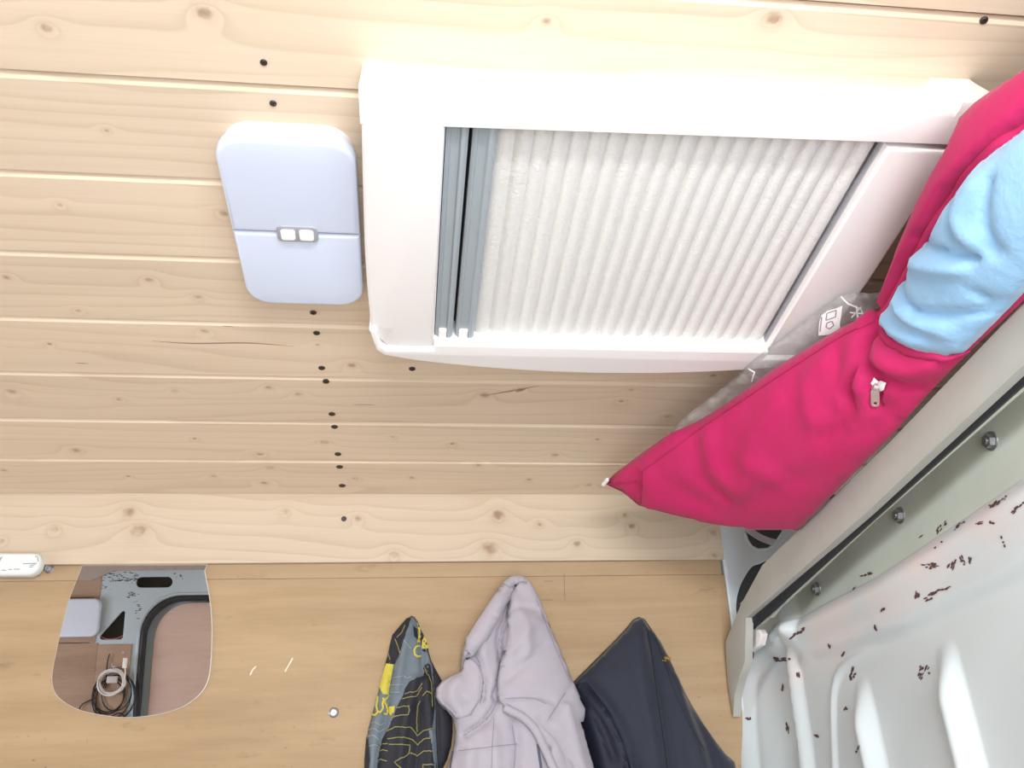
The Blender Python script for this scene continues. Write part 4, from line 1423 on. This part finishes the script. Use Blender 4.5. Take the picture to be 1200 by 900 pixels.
# rolled pink edge round the opening of the cover
edge = smooth_path([(1250, 118), (1200, 150), (1167, 168), (1134, 202), (1120, 226), (1093, 264), (1078, 294), (1057, 334), (1040, 370), (1039, 397), (1060, 410), (1083, 418), (1110, 419), (1136, 409)], 5)
er = raised(pbv, edge, .003)
tube('opening_edge', er, [0.006*min(1, (len(er)-1-i)/14+.12) for i in range(len(er))], pink, cu_)

# zip end
zw = plain('white_tape_and_glint', (0.82, 0.80, 0.82), 0.6)
zm = plain('zip_metal', (0.62, 0.55, 0.56), 0.35, 0.7)
patches('zip_tape', pbv, [[(1020, 448), (1024, 443), (1030, 446), (1040, 449), (1037, 457), (1030, 458), (1024, 455)]], 0.002, zw, cu_, 3)
pl_ = raised(pbv, [(1024, 455), (1024, 462), (1026, 469), (1028, 476)], .005)
if len(pl_) > 2:
    zs_ = tube('zip_slider', raised(pbv, [(1022, 451), (1027, 452)], .004), 0.004, zm, cu_, 8)
    a_, b_ = pl_[0], pl_[-1]
    t_ = (b_-a_)/np.linalg.norm(b_-a_)
    n_ = -a_/np.linalg.norm(a_)
    s_ = np.cross(n_, t_)
    Lz = np.linalg.norm(b_-a_)
    plate('zip_pull', rrect(-.0042, .0042, 0, Lz, .003), [rrect(-.0022, .0022, Lz*.72, Lz*.92, .0015)], 0.0008, zm, cu_, frame(a_, s_, t_, n_), 0.0005)
cap = hit(pbv, 714, 566, .0)
tube('corner_tab', [onz(707, 568, .575), onz(712, 562, .575)], 0.003, zw, cu_, 6)

# ------------------------------------------------------------------ clear plastic bag behind the cushion
kb = NT('clear_plastic')
bb = kb.b
bb.inputs['Base Color'].default_value = (0.80, 0.80, 0.80, 1)
tr = kb.n('ShaderNodeBsdfTransparent')
tr.inputs[0].default_value = (0.95, 0.95, 0.95, 1)
mx = kb.n('ShaderNodeMixShader')
nb_ = kb.noise(kb.pos(), 60, 4, 0.6)
kb.l(kb.math('ADD', kb.math('MULTIPLY', kb.ramp(nb_, [(0.4, (0, 0, 0)), (0.75, (1, 1, 1))]), 0.22), 0.10), mx.inputs[0])
kb.l(tr.outputs[0], mx.inputs[1])
kb.l(bb.outputs[0], mx.inputs[2])
kb.l(mx.outputs[0], kb.t.nodes['Material Output'].inputs[0])
kb.bump(kb.noise(kb.pos(), 45, 4, 0.7, 1.0), 0.5, 0.005)
bagm = kb.set(0.18, 0, 0.6)
btab = [(768, 528, 'z', .583), (800, 490, 'z', .583), (832, 466, 'z', .583), (856, 447, 'z', .583), (880, 424, 'z', .582), (908, 402, 'z', .581), (935, 381, 'z', .581), (962, 362, 'z', .581), (984, 346, 'z', .581), (1002, 342, 'z', .581), (1020, 344, 'z', .581), (1035, 342, 'z', .581), (1042, 352, 'z', .579), (1040, 385, 'z', .562), (1000, 410, 'z', .560), (950, 440, 'z', .562), (900, 475, 'z', .564), (850, 510, 'z', .567), (800, 535, 'z', .572)]
bag = thing('plastic_bag', onz(900, 440, .572), 'clear crumpled plastic bag between the pink cushion and the roof hatch', 'bag')
wrk = creases([(0.004, 3, [(880, 430), (895, 445), (905, 455)]), (-0.004, 3, [(850, 455), (870, 462), (890, 466)]), (0.004, 3, [(810, 490), (830, 495)]), (0.004, 3, [(990, 350), (1000, 365), (1015, 370)]), (-0.004, 3, [(1010, 345), (1012, 365)]), (0.003, 3, [(930, 395), (945, 405)])])
bgo, bgv = inflate('bag_film', [(a, b) for a, b, *_ in btab], rim3(btab), 7.0, 0.007, 0.002, bagm, bag, wrk, None, 0.6)
strokes('painted_glint', bgv, [[(877, 432), (884, 436), (881, 447)], [(905, 436), (912, 440)], [(998, 372), (1008, 360), (1012, 372)], [(996, 366), (1014, 368)], [(1003, 358), (1005, 372)], [(985, 347), (994, 356), (1008, 362)], [(896, 452), (902, 444)]], 0.0016, 0.0006, zw, bag, 2)  # white lines laid on the film as painted highlights
labw = plain('white_label', (0.86, 0.86, 0.87), 0.5, var=0.02)
patches('label', bgv, [[(959, 393), (960, 378), (963, 369), (970, 364), (980, 361), (987, 358), (986, 368), (984, 380), (985, 386), (970, 392)]], 0.0006, labw, bag, 3)
labg = plain('label_print', (0.28, 0.28, 0.30), 0.6)
strokes('label_print', bgv, [[(969, 367), (980, 363), (979, 371), (968, 375), (969, 367)], [(969, 378), (975, 376), (977, 381), (972, 385), (968, 383), (969, 378)], [(963, 371), (961, 388)]], 0.0013, 0.0009, labg, bag, 1.5)
